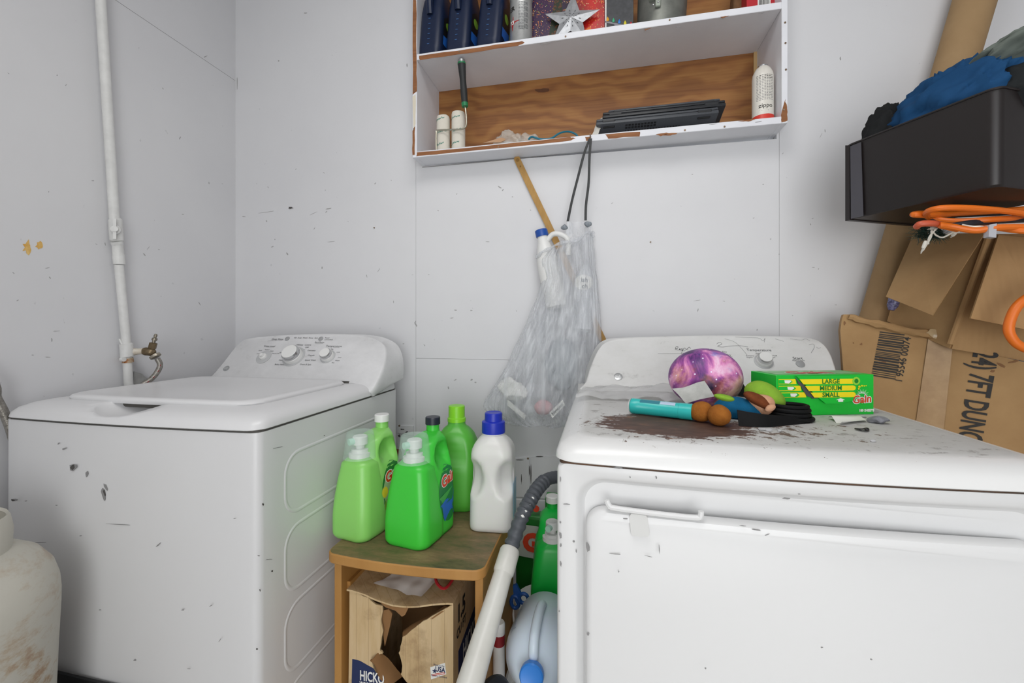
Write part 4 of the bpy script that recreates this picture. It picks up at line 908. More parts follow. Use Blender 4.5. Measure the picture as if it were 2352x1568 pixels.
def lump(name, px, py, Y, rx, ry, rz, m, label, cat, rot=0, seed=1, amp=.004):
    c = at(px, py, Y=Y); b = BM(); sphere(b, c, rx, ry, rz, 28, 16, RY(rot)); wob(b, amp, 40, seed); return single(name, b, m, label, cat)
c = at(1336, 668, Y=1.405); t = thing('soap_bottle', 'white bottle with oval label seen through the hanging bag', 'bottle', c+Vector((0, 0, -.13)), RY(4))
b = BM(); lathe(b, [(.026, 0), (.034, .01), (.035, .16), (.028, .185), (.016, .2), (.014, .212)], 28); bvh = BVHTree.FromBMesh(b); part('body', b, mat('grey_white_plastic', '#c9ccd0', .4), t, w=False)
b = BM(); disc(b, [(.03*math.cos(i*.3), .024*math.sin(i*.3)) for i in range(21)]); canprint(t, bvh, b, -8, .155, M_WHITEPRINT, 'oval_label', .044, .0008)
canprint(t, bvh, text('ish', .02, .0004), -2, .162, mat('grey_letter', '#80868c', .5), 'lettering', .044, .0014); canprint(t, bvh, text('ch', .02, .0004), 2, .142, mat('grey_letter', '#80868c', .5), 'lettering', .044, .0014)
lump('crumpled_paper', 1178, 895, 1.395, .05, .02, .032, M_WHITEPRINT, 'crumpled white paper lump low in the hanging bag', 'paper', 20, 2, .012)
b = BM(); p0, p1 = at(1165, 922, Y=1.38), at(1205, 958, Y=1.38); slab(b, [p0+Vector((0, 0, .006)), p0+Vector((0, 0, -.012)), p1+Vector((0, 0, -.008)), p1+Vector((.004, 0, .006))], (0, .008, 0)); single('white_strip', b, M_WHITEPRINT, 'white strip of packaging showing through the bag bottom', 'packaging')
lump('pink_cup', 1248, 935, 1.392, .03, .02, .024, mat('pale_pink', '#d9a9ae', .5), 'pale pink round object showing through the bag', 'cup', 0, 5, .002)
q = [at(x, y, Y=1.3585) for x, y in ((1262, 948), (1292, 918), (1298, 930), (1269, 960))]
t = thing('cigarette_carton', 'small white carton with lettering showing through the bag', 'carton', q[0]); b = BM(); slab(b, q, (0, .012, 0)); part('carton', b, M_WHITEPRINT, t)
b = text('Newport', .0125, .0002); u = (q[1]-q[0]).normalized(); xf(b, frame((q[0]+q[1]+q[2]+q[3])/4+Vector((0, -.0008, 0)), u, (-u.z, 0, u.x))); part('lettering', b, M_BLACKPRINT, t, smooth=0)
b = BM(); sphere(b, at(1290, 835, Y=1.40), .055, .028, .085, 28, 16); wob(b, .012, 30, 9); single('clear_bottle', b, mat('dull_clear', '#b6bcc2', .3, alpha=.75), 'greyish plastic bottle pressed in the middle of the bag', 'bottle')
# wooden stick behind the bag
p0, p1 = at(1188, 366, Y=1.4525), at(1395, 802, Y=1.4525); d = (p1-p0).normalized(); s = Vector((-d.z, 0, d.x))
t = thing('wooden_stick', 'flat wooden measuring stick leaning behind the hanging bag', 'stick', p1)
b = BM(); pts = [p0+s*.0105*math.cos(a)-d*.0105*math.sin(a) for a in [math.pi*i/8 for i in range(9)]]; e = p1+d*.5
e = p0+d*min((e-p0).length, (p0.z-.3)/-d.z)
slab(b, pts+[e-s*.0105, e+s*.0105], (0, -.004, 0)); part('lath', b, mat('ochre_wood', '#b48b4a', .6, col2='#a37b3e', vs=12, stretch=(8, 1, 2)), t)
for q in (.004, .028):
    b = BM(); c = p0+d*q; cyl(b, c+Vector((0, -.0052, 0)), c+Vector((0, -.0035, 0)), .006 if q < .01 else .0028, n=14); part('rivet', b, mat('brass_rivet', '#94703a', .4, .4), t)
# ---------------------------------------------------------------- stool
M_STW = mat('stool_oak', '#b98a4c', .55, col2='#a57539', vs=7, bump=.1, stretch=(1, 1, .25))
k = NT('stool_top_grime'); v = k.obj((3, 9, 3)); c = k.ramp(k.noise(v, 2.6, 9, .72), [(.30, '#97805c'), (.45, '#7d684a'), (.56, '#65603d'), (.68, '#47442d')]); k.base(c); k.p(Roughness=.6); k.bump(k.noise(v, 20, 5), .15, .002); M_STT = k.m
SX, SY, SZ = -.437, 1.085, .56
stool = thing('wooden_stool', 'worn wooden stool between washer and dryer carrying bottles', 'stool', (SX, SY, 0))
b = BM()
def seat_ring(z, i):
    o = []
    for p in ring_rect(-.627+i, -.247-i, .902+i, 1.27-i, z, .022, 5, 10):
        u = (p.x+.437)/.19; o.append(Vector((p.x, p.y-(.014*(1-u*u) if p.y < 1.0 else 0), z)))
    return o
loft(b, [seat_ring(SZ-.024, .003), seat_ring(SZ-.021, 0), seat_ring(SZ-.003, 0), seat_ring(SZ-.0005, .002)]); seat = part('seat', b, M_STW, stool)
b = BM(); loft(b, [seat_ring(SZ-.0008, .0022), seat_ring(SZ, .003)]); part('seat_surface', b, M_STT, seat)
for x0 in (-.612, -.270):
    b = BM(); box(b, x0, x0+.018, .915, 1.25, 0, SZ-.024, .001, 1); o = part('side_panel', b, M_STW, stool)
for z in (.455, .2):
    b = BM(); box(b, -.594, -.586, .94, 1.24, z, z+.02); part('cleat', b, M_STW, stool)
    b = BM(); box(b, -.277, -.270, .94, 1.24, z-.02, z); part('cleat', b, M_STW, stool)
b = BM(); box(b, -.594, -.27, 1.225, 1.243, .40, .53, .001, 1); part('rear_rail', b, M_STW, stool)
# ---------------------------------------------------------------- detergent bottles
def plastic(name, col, col2=None):
    if name in MATS: return MATS[name]
    k = NT(name); k.base(col); k.p(Roughness=.32, **{'Subsurface Weight': .25, 'Subsurface Scale': .01, 'Subsurface Radius': (.6, 1, .5)}); MATS[name] = k.m; return k.m
M_CUP = mat('frosted_cup', '#d3ece0', .2, alpha=.26)
def gain_label(t, bvh, side, word2, base_c, accents, cy=.02, cz=.10, sc=1.0):
    n = Vector((side, 0, 0)); xa = Vector((0, side, 0)); F = lambda dz=0: frame((side*.12, cy, cz), xa, (0, 0, 1))
    out = [(.043*sc*math.cos(a)*(1+.06*math.cos(2*a)), .07*sc*math.sin(a)) for a in [2*math.pi*i/28 for i in range(28)]]
    b = BM(); disc(b, out, 9); xf(b, F()); stick(b, bvh, n, .0008); lb = part('label', b, mat(base_c[0], base_c[1], .4), t, w=False)
    for nm, col, poly, e in accents:
        b = BM(); disc(b, [(x*sc, y*sc) for x, y in poly], 5); xf(b, F()); stick(b, bvh, n, e); part(nm, b, mat('lab'+col, col, .4), lb, w=False)
    b = text('Gain', .036*sc, .003, shear=.15); xf(b, F() @ TL((0, .036*sc, 0)) @ RZ(8)); stick(b, bvh, n, .0013); part('lettering_outline', b, M_WHITEPRINT, lb, w=False, smooth=0)
    b = text('Gain', .036*sc, .0012, shear=.15); xf(b, F() @ TL((0, .036*sc, 0)) @ RZ(8)); stick(b, bvh, n, .0018); part('lettering', b, M_RED, lb, w=False, smooth=0)
    for i, wd in enumerate(word2):
        b = text(wd, .017*sc, .0002); xf(b, F() @ TL((.004, (.008-.017*i)*sc, 0)) @ RZ(6)); stick(b, bvh, n, .0018); part('lettering', b, M_DARKPRINT if word2 and word2[0] == 'fabric' else M_WHITEPRINT, lb, w=False, smooth=0)
    return lb
def dispenser(name, label, loc, rot, m, capm, cup=True, lab=0, wk=1.0, hk=1.0, spigm=None):
    t = thing(name, label, 'bottle', loc, RZ(rot), 'green detergent bottles')
    b = BM(); K = 26
    def sec(z):
        f = z/.195; return .0625*wk*(1-.04*(1-min(1, z/.015)))*(1-.30*max(0, (f-.25)/.75)**1.6)
    zsq = [0, .003, .008]+[.008+i*(.180-.008)/K for i in range(1, K+1)]+[.186, .191, .194]
    rings = []
    for z in zsq:
        hx = sec(z); sh_ = 0 if z > .006 else .004-(z/.006)*.004; yf = -.08+.018*max(0, (z-.05)/.145)**1.4; yb = .02
        top_ = .0 if z < .18 else (z-.18)/.014*.012
        rings.append(rr(0, (yf+yb)/2, (hx-sh_-top_)*hk, (yb-yf)/2-sh_-top_*.6, .026, z, 7))
    loft(b, rings)
    r2 = []
    for i in range(34):
        z = .25*i/33; hx = .0585*wk*(1-.40*max(0, (z-.08)/.17)**2)*(1 if z < .232 else 1-((z-.232)/.018)**2*.55); sh_ = .004*max(0, 1-z/.008)
        yf = -.03+.03*max(0, (z-.19)/.06)**1.5+(0 if z < .232 else .03*((z-.232)/.018)**2); yb = .08-.010*max(0, (z-.16)/.09); r2.append(rr(0, (yf+yb)/2, hx-sh_, (yb-yf)/2-sh_, .03, z, 8))
    b2 = BM(); loft(b2, r2)
    for s in (-1, 1): dent(b2, (s*.055*wk, .030, .196), (.06, .040, .040), (-s*.036*wk, 0, 0))
    merge(b, b2); bvh = BVHTree.FromBMesh(b); part('body', b, m, t, w=False, smooth=70)
    b = BM(); lathe(b, [(.017, .248), (.0165, .268)], 22, (0, .052, 0)); part('neck', b, m, t, w=False)
    b = BM(); lathe(b, [(.0195, .266), (.0195, .283), (.018, .285)], 26, (0, .052, 0)); part('cap', b, capm, t, w=False)
    sm = spigm or M_WHITEPL; yc = -.03
    b = BM(); lathe(b, [(.0275, .193), (.0275, .204), (.0215, .206), (.021, .214)], 26, (0, yc, 0)); sg = part('spigot', b, sm, t, w=False)
    b = BM(); lathe(b, [(.011, .212), (.011, .222), (.0185, .225), (.0185, .243), (.016, .246)], 22, (0, yc, 0)); part('press_tap', b, sm, sg, w=False)
    b = BM(); cyl(b, (-.006, yc-.014, .234), (-.012, yc-.027, .234), .0085, n=16); part('tap_nozzle', b, mat('tap_mint', '#bfe6d4', .4), sg, w=False)
    if cup:
        b = BM(); lathe(b, [(.0415, .192), (.0405, .196), (.0335, .253), (.031, .2565)], 36, (0, yc, 0), cap0=False); part('measuring_cup', b, M_CUP, t, w=False)
    return t, bvh
fl = [(.0, -.03), (.01, -.02), (.02, -.035), (.01, -.05)]
tA, bv = dispenser('detergent_bottle', 'pale green fabric softener dispenser bottle next to the washer', (-.594, 1.036, SZ), -12, plastic('pale_green', '#8fd46c'), M_WHITEPL, wk=.92)
gain_label(tA, bv, 1, ['fabric', 'softener'], ('lab_green', '#2c7a35'), [('pale_field', '#a8bf8e', [(.045*math.cos(a)-.0, .06*math.sin(a)-.012) for a in [i*.35 for i in range(18)]], .0010), ('flower', '#e8d03a', [(-.036+.012*math.cos(a), .0+.014*math.sin(a)) for a in [i*.6 for i in range(11)]], .0013), ('leaf', '#8fb63a', [(-.03+.01*math.cos(a), -.035+.016*math.sin(a)) for a in [i*.6 for i in range(11)]], .0013)], cy=.035)
tB, bv = dispenser('detergent_bottle', 'bright green detergent dispenser bottle at the stool front edge', (-.445, 1.032, SZ), -11, plastic('bright_green', '#40c83e'), mat('cap_navy', '#1c2230', .4))
gain_label(tB, bv, 1, [], ('lab_green2', '#1d8040'), [('blue_swoosh', '#2d6fc8', [(-.045, -.02), (.03, .0), (.05, -.02), (.03, -.062), (-.02, -.065)], .0010), ('green_ray', '#48b050', [(-.046, .0), (.02, .012), (-.03, -.02)], .0013)], cy=.035)
# lime capped bottle at the back
def simple_bottle(name, label, loc, rot, m, capm, prof, caph, capr, cat='bottle'):
    t = thing(name, label, cat, loc, RZ(rot)); b = BM(); loft(b, [rr(0, 0, hx, hy, r_, z, 7) for z, hx, hy, r_ in prof]); return t, b
t = thing('detergent_bottle', 'green bottle with lime cap behind the others on the stool', 'bottle', (-.413, 1.212, SZ), RZ(10), 'green detergent bottles')
b = BM(); loft(b, [rr(0, 0, hx, hy, r_, z, 8) for z, hx, hy, r_ in [(0, .056, .044, .03), (.004, .06, .048, .03), (.02, .062, .05, .03)]+[(.02+i*.012, .062, .05, .03) for i in range(1, 12)]+[(.17, .061, .05, .03), (.19, .058, .048, .03), (.21, .05, .044, .03), (.226, .038, .036, .03), (.236, .026, .026, .025), (.25, .024, .024, .023)]])
for s in (-1, 1): dent(b, (-.02, s*.05, .16), (.028, .05, .045), (0, -s*.02, 0))
part('body', b, plastic('mid_green', '#57b23c'), t, w=False, smooth=70)
b = BM(); lathe(b, [(.0265, .246), (.0265, .256), (.0235, .258), (.0235, .29), (.021, .292)], 30); part('cap', b, mat('lime_cap', '#86d42c', .35), t, w=False)
# white bottle with blue cap
t = thing('bleach_bottle', 'white laundry bottle with royal blue cap on the stool', 'bottle', (-.279, 1.118, SZ), RZ(4))
b = BM(); pr = [(0, .05, .046, .02), (.004, .0555, .052, .024), (.012, .057, .054, .026)]+[(.012+i*.0065, .057-.003*i/28, .054-.002*i/28, .026) for i in range(1, 29)]+[(.205, .052, .051, .028), (.217, .047, .047, .03), (.227, .040, .041, .03), (.236, .031, .031, .03), (.243, .026, .026, .025)]
rg = []
for z, hx, hy, r_ in pr:
    q = rr(0, 0, hx, hy, r_, z, 8); o_ = []
    for i_ in range(len(q)):
        a_, c_ = q[i_], q[(i_+1) % len(q)]; o_.append(a_)
        for f in range(1, 6):
            if (i_+1) % 9 == 0: o_.append(a_.lerp(c_, f/6))
    rg.append(o_)
loft(b, rg)
for s in (-1, 1): dent(b, (s*.043, -.045, .135), (.029, .05, .052), (s*-.006, .029, 0))
bvh = BVHTree.FromBMesh(b); part('body', b, plastic('milky_white', '#dededa'), t, w=False, smooth=70)
b = BM(); box(b, .0562, .0568, -.03, .03, .03, .12); part('side_label', b, mat('label_pale_blue', '#9fc3da', .4), t, w=False)
b = BM(); lathe(b, [(.0285, .238), (.0285, .243), (.0265, .244)], 30); part('neck_ring', b, M_WHITEPRINT, t, w=False)
b = BM(); lathe(b, [(.0305, .243), (.031, .246), (.0305, .272), (.028, .274), (.0235, .275), (.023, .294), (.021, .296), (.018, .2945)], 36); part('cap', b, mat('cap_royal', '#1a2fb0', .35), t, w=False)
# ---------------------------------------------------------------- torn carton under the stool
def plank_print():
    k = NT('plank_printed_card'); v = k.obj(); X, Y, Z = k.xyz(v)[0:3]
    c = k.ramp(k.noise(k.obj((9, 9, 1.5)), 2, 6, .65), [(.3, '#d6bf9a'), (.55, '#c9ae84'), (.75, '#a98a62')])
    fr = k.math('FRACT', k.math('MULTIPLY', k.math('ADD', X, Y), 32)); ln = k.ramp(fr, [(.0, 1.0), (.05, 0.0)])
    c = k.mix(k.math('MULTIPLY', ln, .6), c, '#7a5a3a'); sn = k.ramp(k.noise(k.obj((1, 1, 1), loc=(2, 3, 5)), 13, 6, .65), [(.5, 0.0), (.68, .55)]); c = k.mix(sn, c, '#86694a'); k.base(c); k.p(Roughness=.75); k.b.inputs['Specular IOR Level'].default_value = .25; return k.m
M_PLANK = plank_print()
BX0, BX1, BY0, BY1, BZ = -.585, -.325, .93, 1.21, .465
cb = thing('torn_cardboard_box', 'torn wood-print cardboard box under the wooden stool', 'box', ((BX0+BX1)/2, (BY0+BY1)/2, 0))
fp = lambda pts, dy=0: [at(x, y, Y=BY0+dy) for x, y in pts]
L_ = rag(fp([(803, 1352), (834, 1368), (846, 1372), (862, 1387), (879, 1392), (876, 1425), (880, 1450), (872, 1490), (878, 1500), (862, 1508), (855, 1522), (866, 1552), (886, 1572), (886, 1600)]), .0012, 3, 5)
L_ = [Vector((p.x, BY0, p.z)) for p in L_]; zl = at(886, 1600, Y=BY0).z
b = BM(); slab(b, [p for p in L_[:-3]]+[Vector((at(886, 1600, Y=BY0).x, BY0, zl)), Vector((BX0, BY0, zl))], (0, .004, 0)); part('front_panel', b, M_PLANK, cb, smooth=0)
R_ = [Vector((p.x, BY0, p.z)) for p in rag(fp([(1041, 1388), (1022, 1398), (990, 1416), (962, 1434), (948, 1446), (925, 1462), (922, 1478), (917, 1500), (925, 1530), (920, 1549), (936, 1568), (936, 1600)]), .0012, 3, 6)][:-3]
zr = at(936, 1600, Y=BY0).z
b = BM(); slab(b, R_+[Vector((at(936, 1600, Y=BY0).x, BY0, zr)), Vector((BX1, BY0, zr)), Vector((BX1, BY0, BZ-.005))], (0, .004, 0)); part('front_panel', b, M_PLANK, cb, smooth=0)
zb = min(zl, zr); b = BM(); box(b, BX0, BX1, BY0, BY0+.004, 0, zb+.001); part('front_panel', b, M_PLANK, cb)
for nm, args in (('side_panel', (BX1-.004, BX1, BY0+.004, BY1, 0, BZ-.004)), ('side_panel', (BX0, BX0+.004, BY0+.004, BY1, 0, BZ-.004)), ('back_panel', (BX0+.004, BX1-.004, BY1-.004, BY1, 0, BZ-.004)), ('bottom_panel', (BX0+.004, BX1-.004, BY0+.004, BY1-.004, 0, .004))):
    b = BM(); box(b, *args); part(nm, b, M_PLANK if nm == 'side_panel' else M_CARDIN, cb)
b = BM(); quadgrid(b, [(BX0-.002, BY0-.004, BZ), (BX1+.001, BY0-.004, BZ), (BX1+.001, BY1, BZ), (BX0-.002, BY1, BZ)], 20, 14, lambda p, u, v: p+Vector((0, 0, -.022*math.sin(math.pi*u)**2*(1-v)**1.3+.002*noise.noise(p*30)))); solid(b, .004); tp = part('top_panel', b, M_PLANK, cb)
b = BM(); slab(b, fp([(872, 1382), (905, 1388), (938, 1396), (930, 1412), (923, 1416), (908, 1402), (885, 1394)], -.002), (0, .003, 0)); part('torn_flap', b, M_CARDIN, cb)
b = BM(); slab(b, [p+Vector((0, .012*i/6, 0)) for i, p in enumerate(fp([(876, 1402), (892, 1400), (899, 1412), (893, 1440), (880, 1490), (876, 1470)], .006))], (0, .003, 0)); part('torn_flap', b, M_CARDIN, cb)
b = BM(); quadgrid(b, [at(x, y, Y=Y_) for x, y, Y_ in ((853, 1512, .925), (868, 1498, .932), (925, 1545, .975), (880, 1566, .935))], 8, 8, lambda p, u, v: p+Vector((0, -.012*math.sin(u*3.1), .006*math.sin(v*5)))); solid(b, .003); part('curled_flap', b, M_CARDIN, cb)
b = BM(); quadgrid(b, [at(x, y, Y=Y_) for x, y, Y_ in ((1036, 1388, .931), (1018, 1392, .955), (925, 1448, .955), (924, 1464, .931))], 12, 4, lambda p, u, v: p+noise.noise_vector(p*50)*.004); solid(b, .003); part('corrugated_edge', b, M_CARDIN, cb)
M_NAVY = mat('navy_print', '#1d2b57', .6)
b = BM(); slab(b, fp([(809, 1513), (826, 1517), (845, 1528), (858, 1535), (868, 1553), (884, 1572), (884, 1590), (807, 1590)], -.0006), (0, .0005, 0)); nv = part('navy_panel', b, M_NAVY, cb, smooth=0)
def flat_text(s, px, py, Y, size, m, parent, bold=0, sx=1, align='CENTER'):
    b = text(s, size, bold, sx=sx, align=align); xf(b, frame(at(px, py, Y=Y), (1, 0, 0), (0, 0, 1))); return part('lettering', b, m, parent, smooth=0)
flat_text('HICKO', 826, 1551, BY0-.0012, .032, M_WHITEPRINT, nv, .0008, .62, 'LEFT'); flat_text('WOOD MINI', 826, 1569, BY0-.0012, .014, M_WHITEPRINT, nv, .0003, .62, 'LEFT')
b = BM(); slab(b, fp([(988, 1532), (1022, 1522), (1025, 1548), (990, 1560)], -.0006), (0, .0005, 0)); up = part('white_panel', b, M_WHITEPRINT, cb, smooth=0)
flat_text('USA', 1011, 1538, BY0-.0012, .016, M_NAVY, up, .0004, .8); flat_text('Made in the', 1008, 1528, BY0-.0012, .0055, M_NAVY, up); flat_text('Factory Certified', 1008, 1553, BY0-.0012, .0055, M_NAVY, up)
for dy in (0, 3): b = BM(); slab(b, fp([(992, 1548+dy), (1022, 1543+dy), (1022, 1544.3+dy), (992, 1549.3+dy)], -.0008), (0, .0002, 0)); part('red_stripe', b, M_RED, up, smooth=0)
b = BM(); st = at(998, 1541, Y=BY0-.0012); slab(b, [st+Vector(((.006 if i % 2 == 0 else .0025)*math.sin(i*math.pi/5), 0, (.006 if i % 2 == 0 else .0025)*math.cos(i*math.pi/5))) for i in range(10)], (0, .0003, 0)); part('star', b, M_NAVY, up, smooth=0)
def side_text(s, y, z, size, m, parent, bold=0, sx=1):
    b = text(s, size, bold, sx=sx); xf(b, frame((BX1+.0012, y, z), (0, 1, 0), (0, 0, 1))); return part('lettering', b, m, parent, smooth=0)
side_text('1.5', .985, .415, .056, M_BLACKPRINT, cb, .0022, .9); side_text('CU FT', .985, .374, .028, M_BLACKPRINT, cb, .001, .9)
b = BM(); slab(b, [(BX1+.0002, .965, .02), (BX1+.0002, 1.2, .02), (BX1+.0002, 1.2, .365), (BX1+.0002, .965, .33)], (.0005, 0, 0)); part('navy_panel', b, M_NAVY, cb, smooth=0)
side_text('HICKORY', 1.075, .30, .06, M_WHITEPRINT, cb, .001, .6)
for i in range(8): b = BM(); x_ = BX0+.06+i*.006+(.01 if i > 3 else 0); zt = BZ+.0008-.022*math.sin(math.pi*(x_-BX0)/(BX1-BX0))**2*.25; slab(b, [(x_, 1.03, zt), (x_+.0012, 1.03, zt), (x_+.0012, 1.10, zt+.004), (x_, 1.10, zt+.004)], (0, 0, .0004)); part('printed_line', b, M_DARKPRINT, cb, smooth=0)
# plastic film with red drawstring lying on the carton
t = thing('film_scrap', 'crumpled white plastic film with red drawstring on the torn box', 'plastic film', (-.44, 1.0, BZ))
b = BM(); quadgrid(b, [(-.525, .945, BZ-.004), (-.40, .932, BZ-.012), (-.355, 1.06, BZ+.008), (-.48, 1.06, BZ+.008)], 18, 14, lambda p, u, v: p+Vector((.006*noise.noise(p*30), .008*noise.noise(p*25+Vector((5, 0, 0))), .012+.008*noise.noise(p*35)))); part('film', b, mat('film_white', '#ddd9d5', .35, alpha=.92), t, smooth=60)
b = BM(); quadgrid(b, [(-.43, 1.0, BZ+.012), (-.395, .985, BZ+.01), (-.37, 1.12, BZ+.03), (-.46, 1.13, BZ+.03)], 12, 12, lambda p, u, v: p+noise.noise_vector(p*30)*.009); part('film_fold', b, mat('film_white', '#cfcac6', .35, alpha=.85), t, smooth=60)
b = BM(); tube(b, spline([(-.49, 1.06, BZ+.02), (-.45, 1.03, BZ+.016), (-.42, 1.06, BZ+.03), (-.39, .985, BZ+.022), (-.372, .962, BZ+.014), (-.352, .962, BZ+.012), (-.342, 1.03, BZ+.022), (-.335, 1.10, BZ+.03)], 6), .0035, 6); part('red_drawstring', b, mat('string_red', '#a52028', .45), t)
# ---------------------------------------------------------------- pvc wand with corrugated hose
P0 = Vector((-.2047, .979, .571)); DV = Vector((-.031, -.21, -.141))
t = thing('pvc_pipe', 'white pvc tube joined to grey corrugated hose leaning by the stool', 'pipe', P0+DV*4.0)
b = BM(); tube(b, [P0, P0+DV*.02, P0+DV*.2, P0+DV*.225], [.021, .023, .0232, .0205], 24); part('sleeve', b, mat('pvc_white', '#d9d8d2', .35, col2='#cfcdc6', vs=12), t)
b = BM(); tube(b, [P0+DV*.2, P0+DV*.6, P0+DV*1.0, P0+DV*2, P0+DV*4.0], [.0205, .0225, .025, .026, .026], 24); part('barrel', b, mat('pvc_white', '#d9d8d2', .35, col2='#cfcdc6', vs=12), t)
hp = spline([P0-DV*-.06, P0-DV*.02, at(1197, 1190, s=1.02), at(1216, 1152, s=1.05), at(1236, 1120, s=1.09), at(1258, 1100, s=1.13), at(1288, 1094, s=1.16)], 14)
b = BM(); rad = [.0165+(.0018 if (i % 4) < 2 else -.0008) for i in range(len(hp))]
for i in range(int(len(hp)*.78), len(hp)): rad[i] = .0155+(.0006 if i % 3 == 0 else 0)
tube(b, hp, rad, 20); hs_ = part('corrugated_hose', b, mat('hose_grey', '#4e5258', .5), t, smooth=30)
rn = random.Random(5)
for i in (30, 34, 40, 43, 46):
    b = BM(); c = hp[i]+Vector((.003, -.0165, .004)); sphere(b, c, .006, .002, .004, 10, 6); wob(b, .002, 200, i); part('paint_spatter', b, M_WHITEPRINT, hs_)
# ---------------------------------------------------------------- gap beside the dryer
b = BM(); 
t = thing('white_tub', 'white plastic tub on the floor under the bleach jug', 'tub', (-.155, .955, 0))
b = BM(); loft(b, [rr(-.157, .955, hx, hy, .03, z, 5) for z, hx, hy in ((0, .066, .14), (.18, .075, .16), (.185, .079, .165), (.2, .079, .165), (.2, .074, .16), (.17, .07, .155))], True, True); part('tub', b, M_WHITEPL, t)
t = thing('white_bucket', 'white plastic bucket behind the bleach jug in the gap', 'bucket', (-.163, 1.25, 0))
b = BM(); lathe(b, [(.072, 0), (.08, .25), (.085, .252), (.085, .28), (.082, .292), (.0, .292)], 36, (-.163, 1.25, 0)); part('bucket', b, M_WHITEPL, t)
b = BM(); tube(b, [Vector((-.163+.087*math.cos(a), 1.25+.087*math.sin(a), .262-.06*max(0, math.sin(-a)))) for a in [math.pi*i/16+math.pi for i in range(17)]], .0035, 6); part('bail', b, M_WHITEPL, t)
tC, bv = dispenser('detergent_bottle', 'deep green detergent bottle with white spigot in the gap beside the dryer', (-.137, 1.245, .293), 6, plastic('deep_green', '#15b846'), M_WHITEPL, cup=False, wk=.95)
# pale bleach jug lying with its neck toward the camera
capc = at(1213, 1553, Y=.862); axd = Vector((-.02, -.82, .20)).normalized(); base = capc-axd*.275
M_ = frame(base, Vector((1, 0, 0)), axd.cross(Vector((1, 0, 0))).normalized()).to_3x3().to_4x4()
t = thing('bleach_jug', 'pale bluish bleach jug with blue cap lying in the gap', 'jug', base, M_)
mj = plastic('pale_blue_plastic', '#d2dfeb'); b = BM(); lathe(b, [(.05, 0), (.068, .006), (.074, .02), (.075, .15), (.0735, .175), (.068, .2), (.056, .222), (.038, .238), (.022, .246), (.019, .262)], 44); bvh = BVHTree.FromBMesh(b); part('body', b, mj, t, w=False, smooth=60)
b = BM(); tube(b, spline([(0, .016, .25), (0, .04, .256), (0, .062, .245), (0, .079, .2), (0, .082, .14), (0, .068, .10)], 6), [.009]*3+[.0105]*26+[.009]*2, 12); part('handle', b, mj, t, w=False)
b = BM(); lathe(b, [(.0235, .258), (.0245, .262), (.0245, .276), (.022, .279), (.019, .278)], 32); part('cap', b, mat('cap_sky_blue', '#2f7fd6', .35), t, w=False)
b = text('CLOROX', .03, .0004, .0006); xf(b, RZ(90)); xf(b, frame((-.09, .03, .13), (0, -1, 0), (0, 0, 1)))
b.free(); b = text('CLOROX', .026, .0004); nn = Vector((-.8, .6, 0)).normalized(); xf(b, frame(nn*.11+Vector((0, 0, .14)), (0, 0, 1), nn.cross(Vector((0, 0, 1))))); stick(b, bvh, nn, .0012); part('embossed_lettering', b, plastic('pale_blue_emboss', '#aebfd0'), t, w=False, smooth=0)
# little bottle with red band
t = thing('pill_bottle', 'small white bottle with red band beside the bleach jug', 'bottle', (-.2365, 1.0, .2005))
b = BM(); lathe(b, [(.013, 0), (.014, .004), (.014, .135)], 22); part('body', b, M_WHITEPL, t, w=False)
b = BM(); lathe(b, [(.0143, .135), (.0143, .16)], 22, cap0=False); part('red_band', b, mat('band_dark_red', '#8e1f28', .4), t, w=False)
b = BM(); lathe(b, [(.0145, .16), (.0145, .183), (.012, .187)], 22); part('cap', b, M_WHITEPL, t, w=False)
# black wheel
t = thing('black_hoop', 'black plastic hoop with spokes leaning beside the white tube', 'hoop', (-.213, .82, .2005), RZ(62))
b = BM(); c = Vector((0, 0, .1)); tube(b, [c+Vector((.06*math.cos(a), 0, .09*math.sin(a))) for a in [2*math.pi*i/36 for i in range(36)]], .0095, 10, closed=True); part('rim', b, M_BLACKRUB, t, w=False)
b = BM(); cyl(b, c+Vector((0, -.014, 0)), c+Vector((0, .014, 0)), .014); part('hub', b, M_BLACK, t, w=False)
for i in range(3): a = 2*math.pi*i/3+.5; b = BM(); cyl(b, c, c+Vector((.052*math.cos(a), 0, .058*math.sin(a))), .005, n=8); part('spoke', b, M_BLACK, t, w=False)
# blue clip
t = thing('blue_clip', 'blue plastic clip with finger loops hooked on the bucket rim', 'clip', (-.226, 1.185, .30)); mb_ = mat('clip_blue', '#1d4f96', .4)
for x, y, rx, rz in ((1183, 1382, .011, .016), (1203, 1374, .012, .013)):
    c = at(x, y, Y=1.16); b = BM(); tube(b, [c+Vector((rx*math.cos(a), 0, rz*math.sin(a))) for a in [2*math.pi*i/18 for i in range(18)]], .005, 8, closed=True); part('finger_loop', b, mb_, t)
b = BM(); slab(b, [at(x, y, Y=1.16) for x, y in ((1178, 1345), (1186, 1342), (1196, 1362), (1190, 1395), (1180, 1372))], (0, .008, 0)); part('jaw', b, mb_, t)
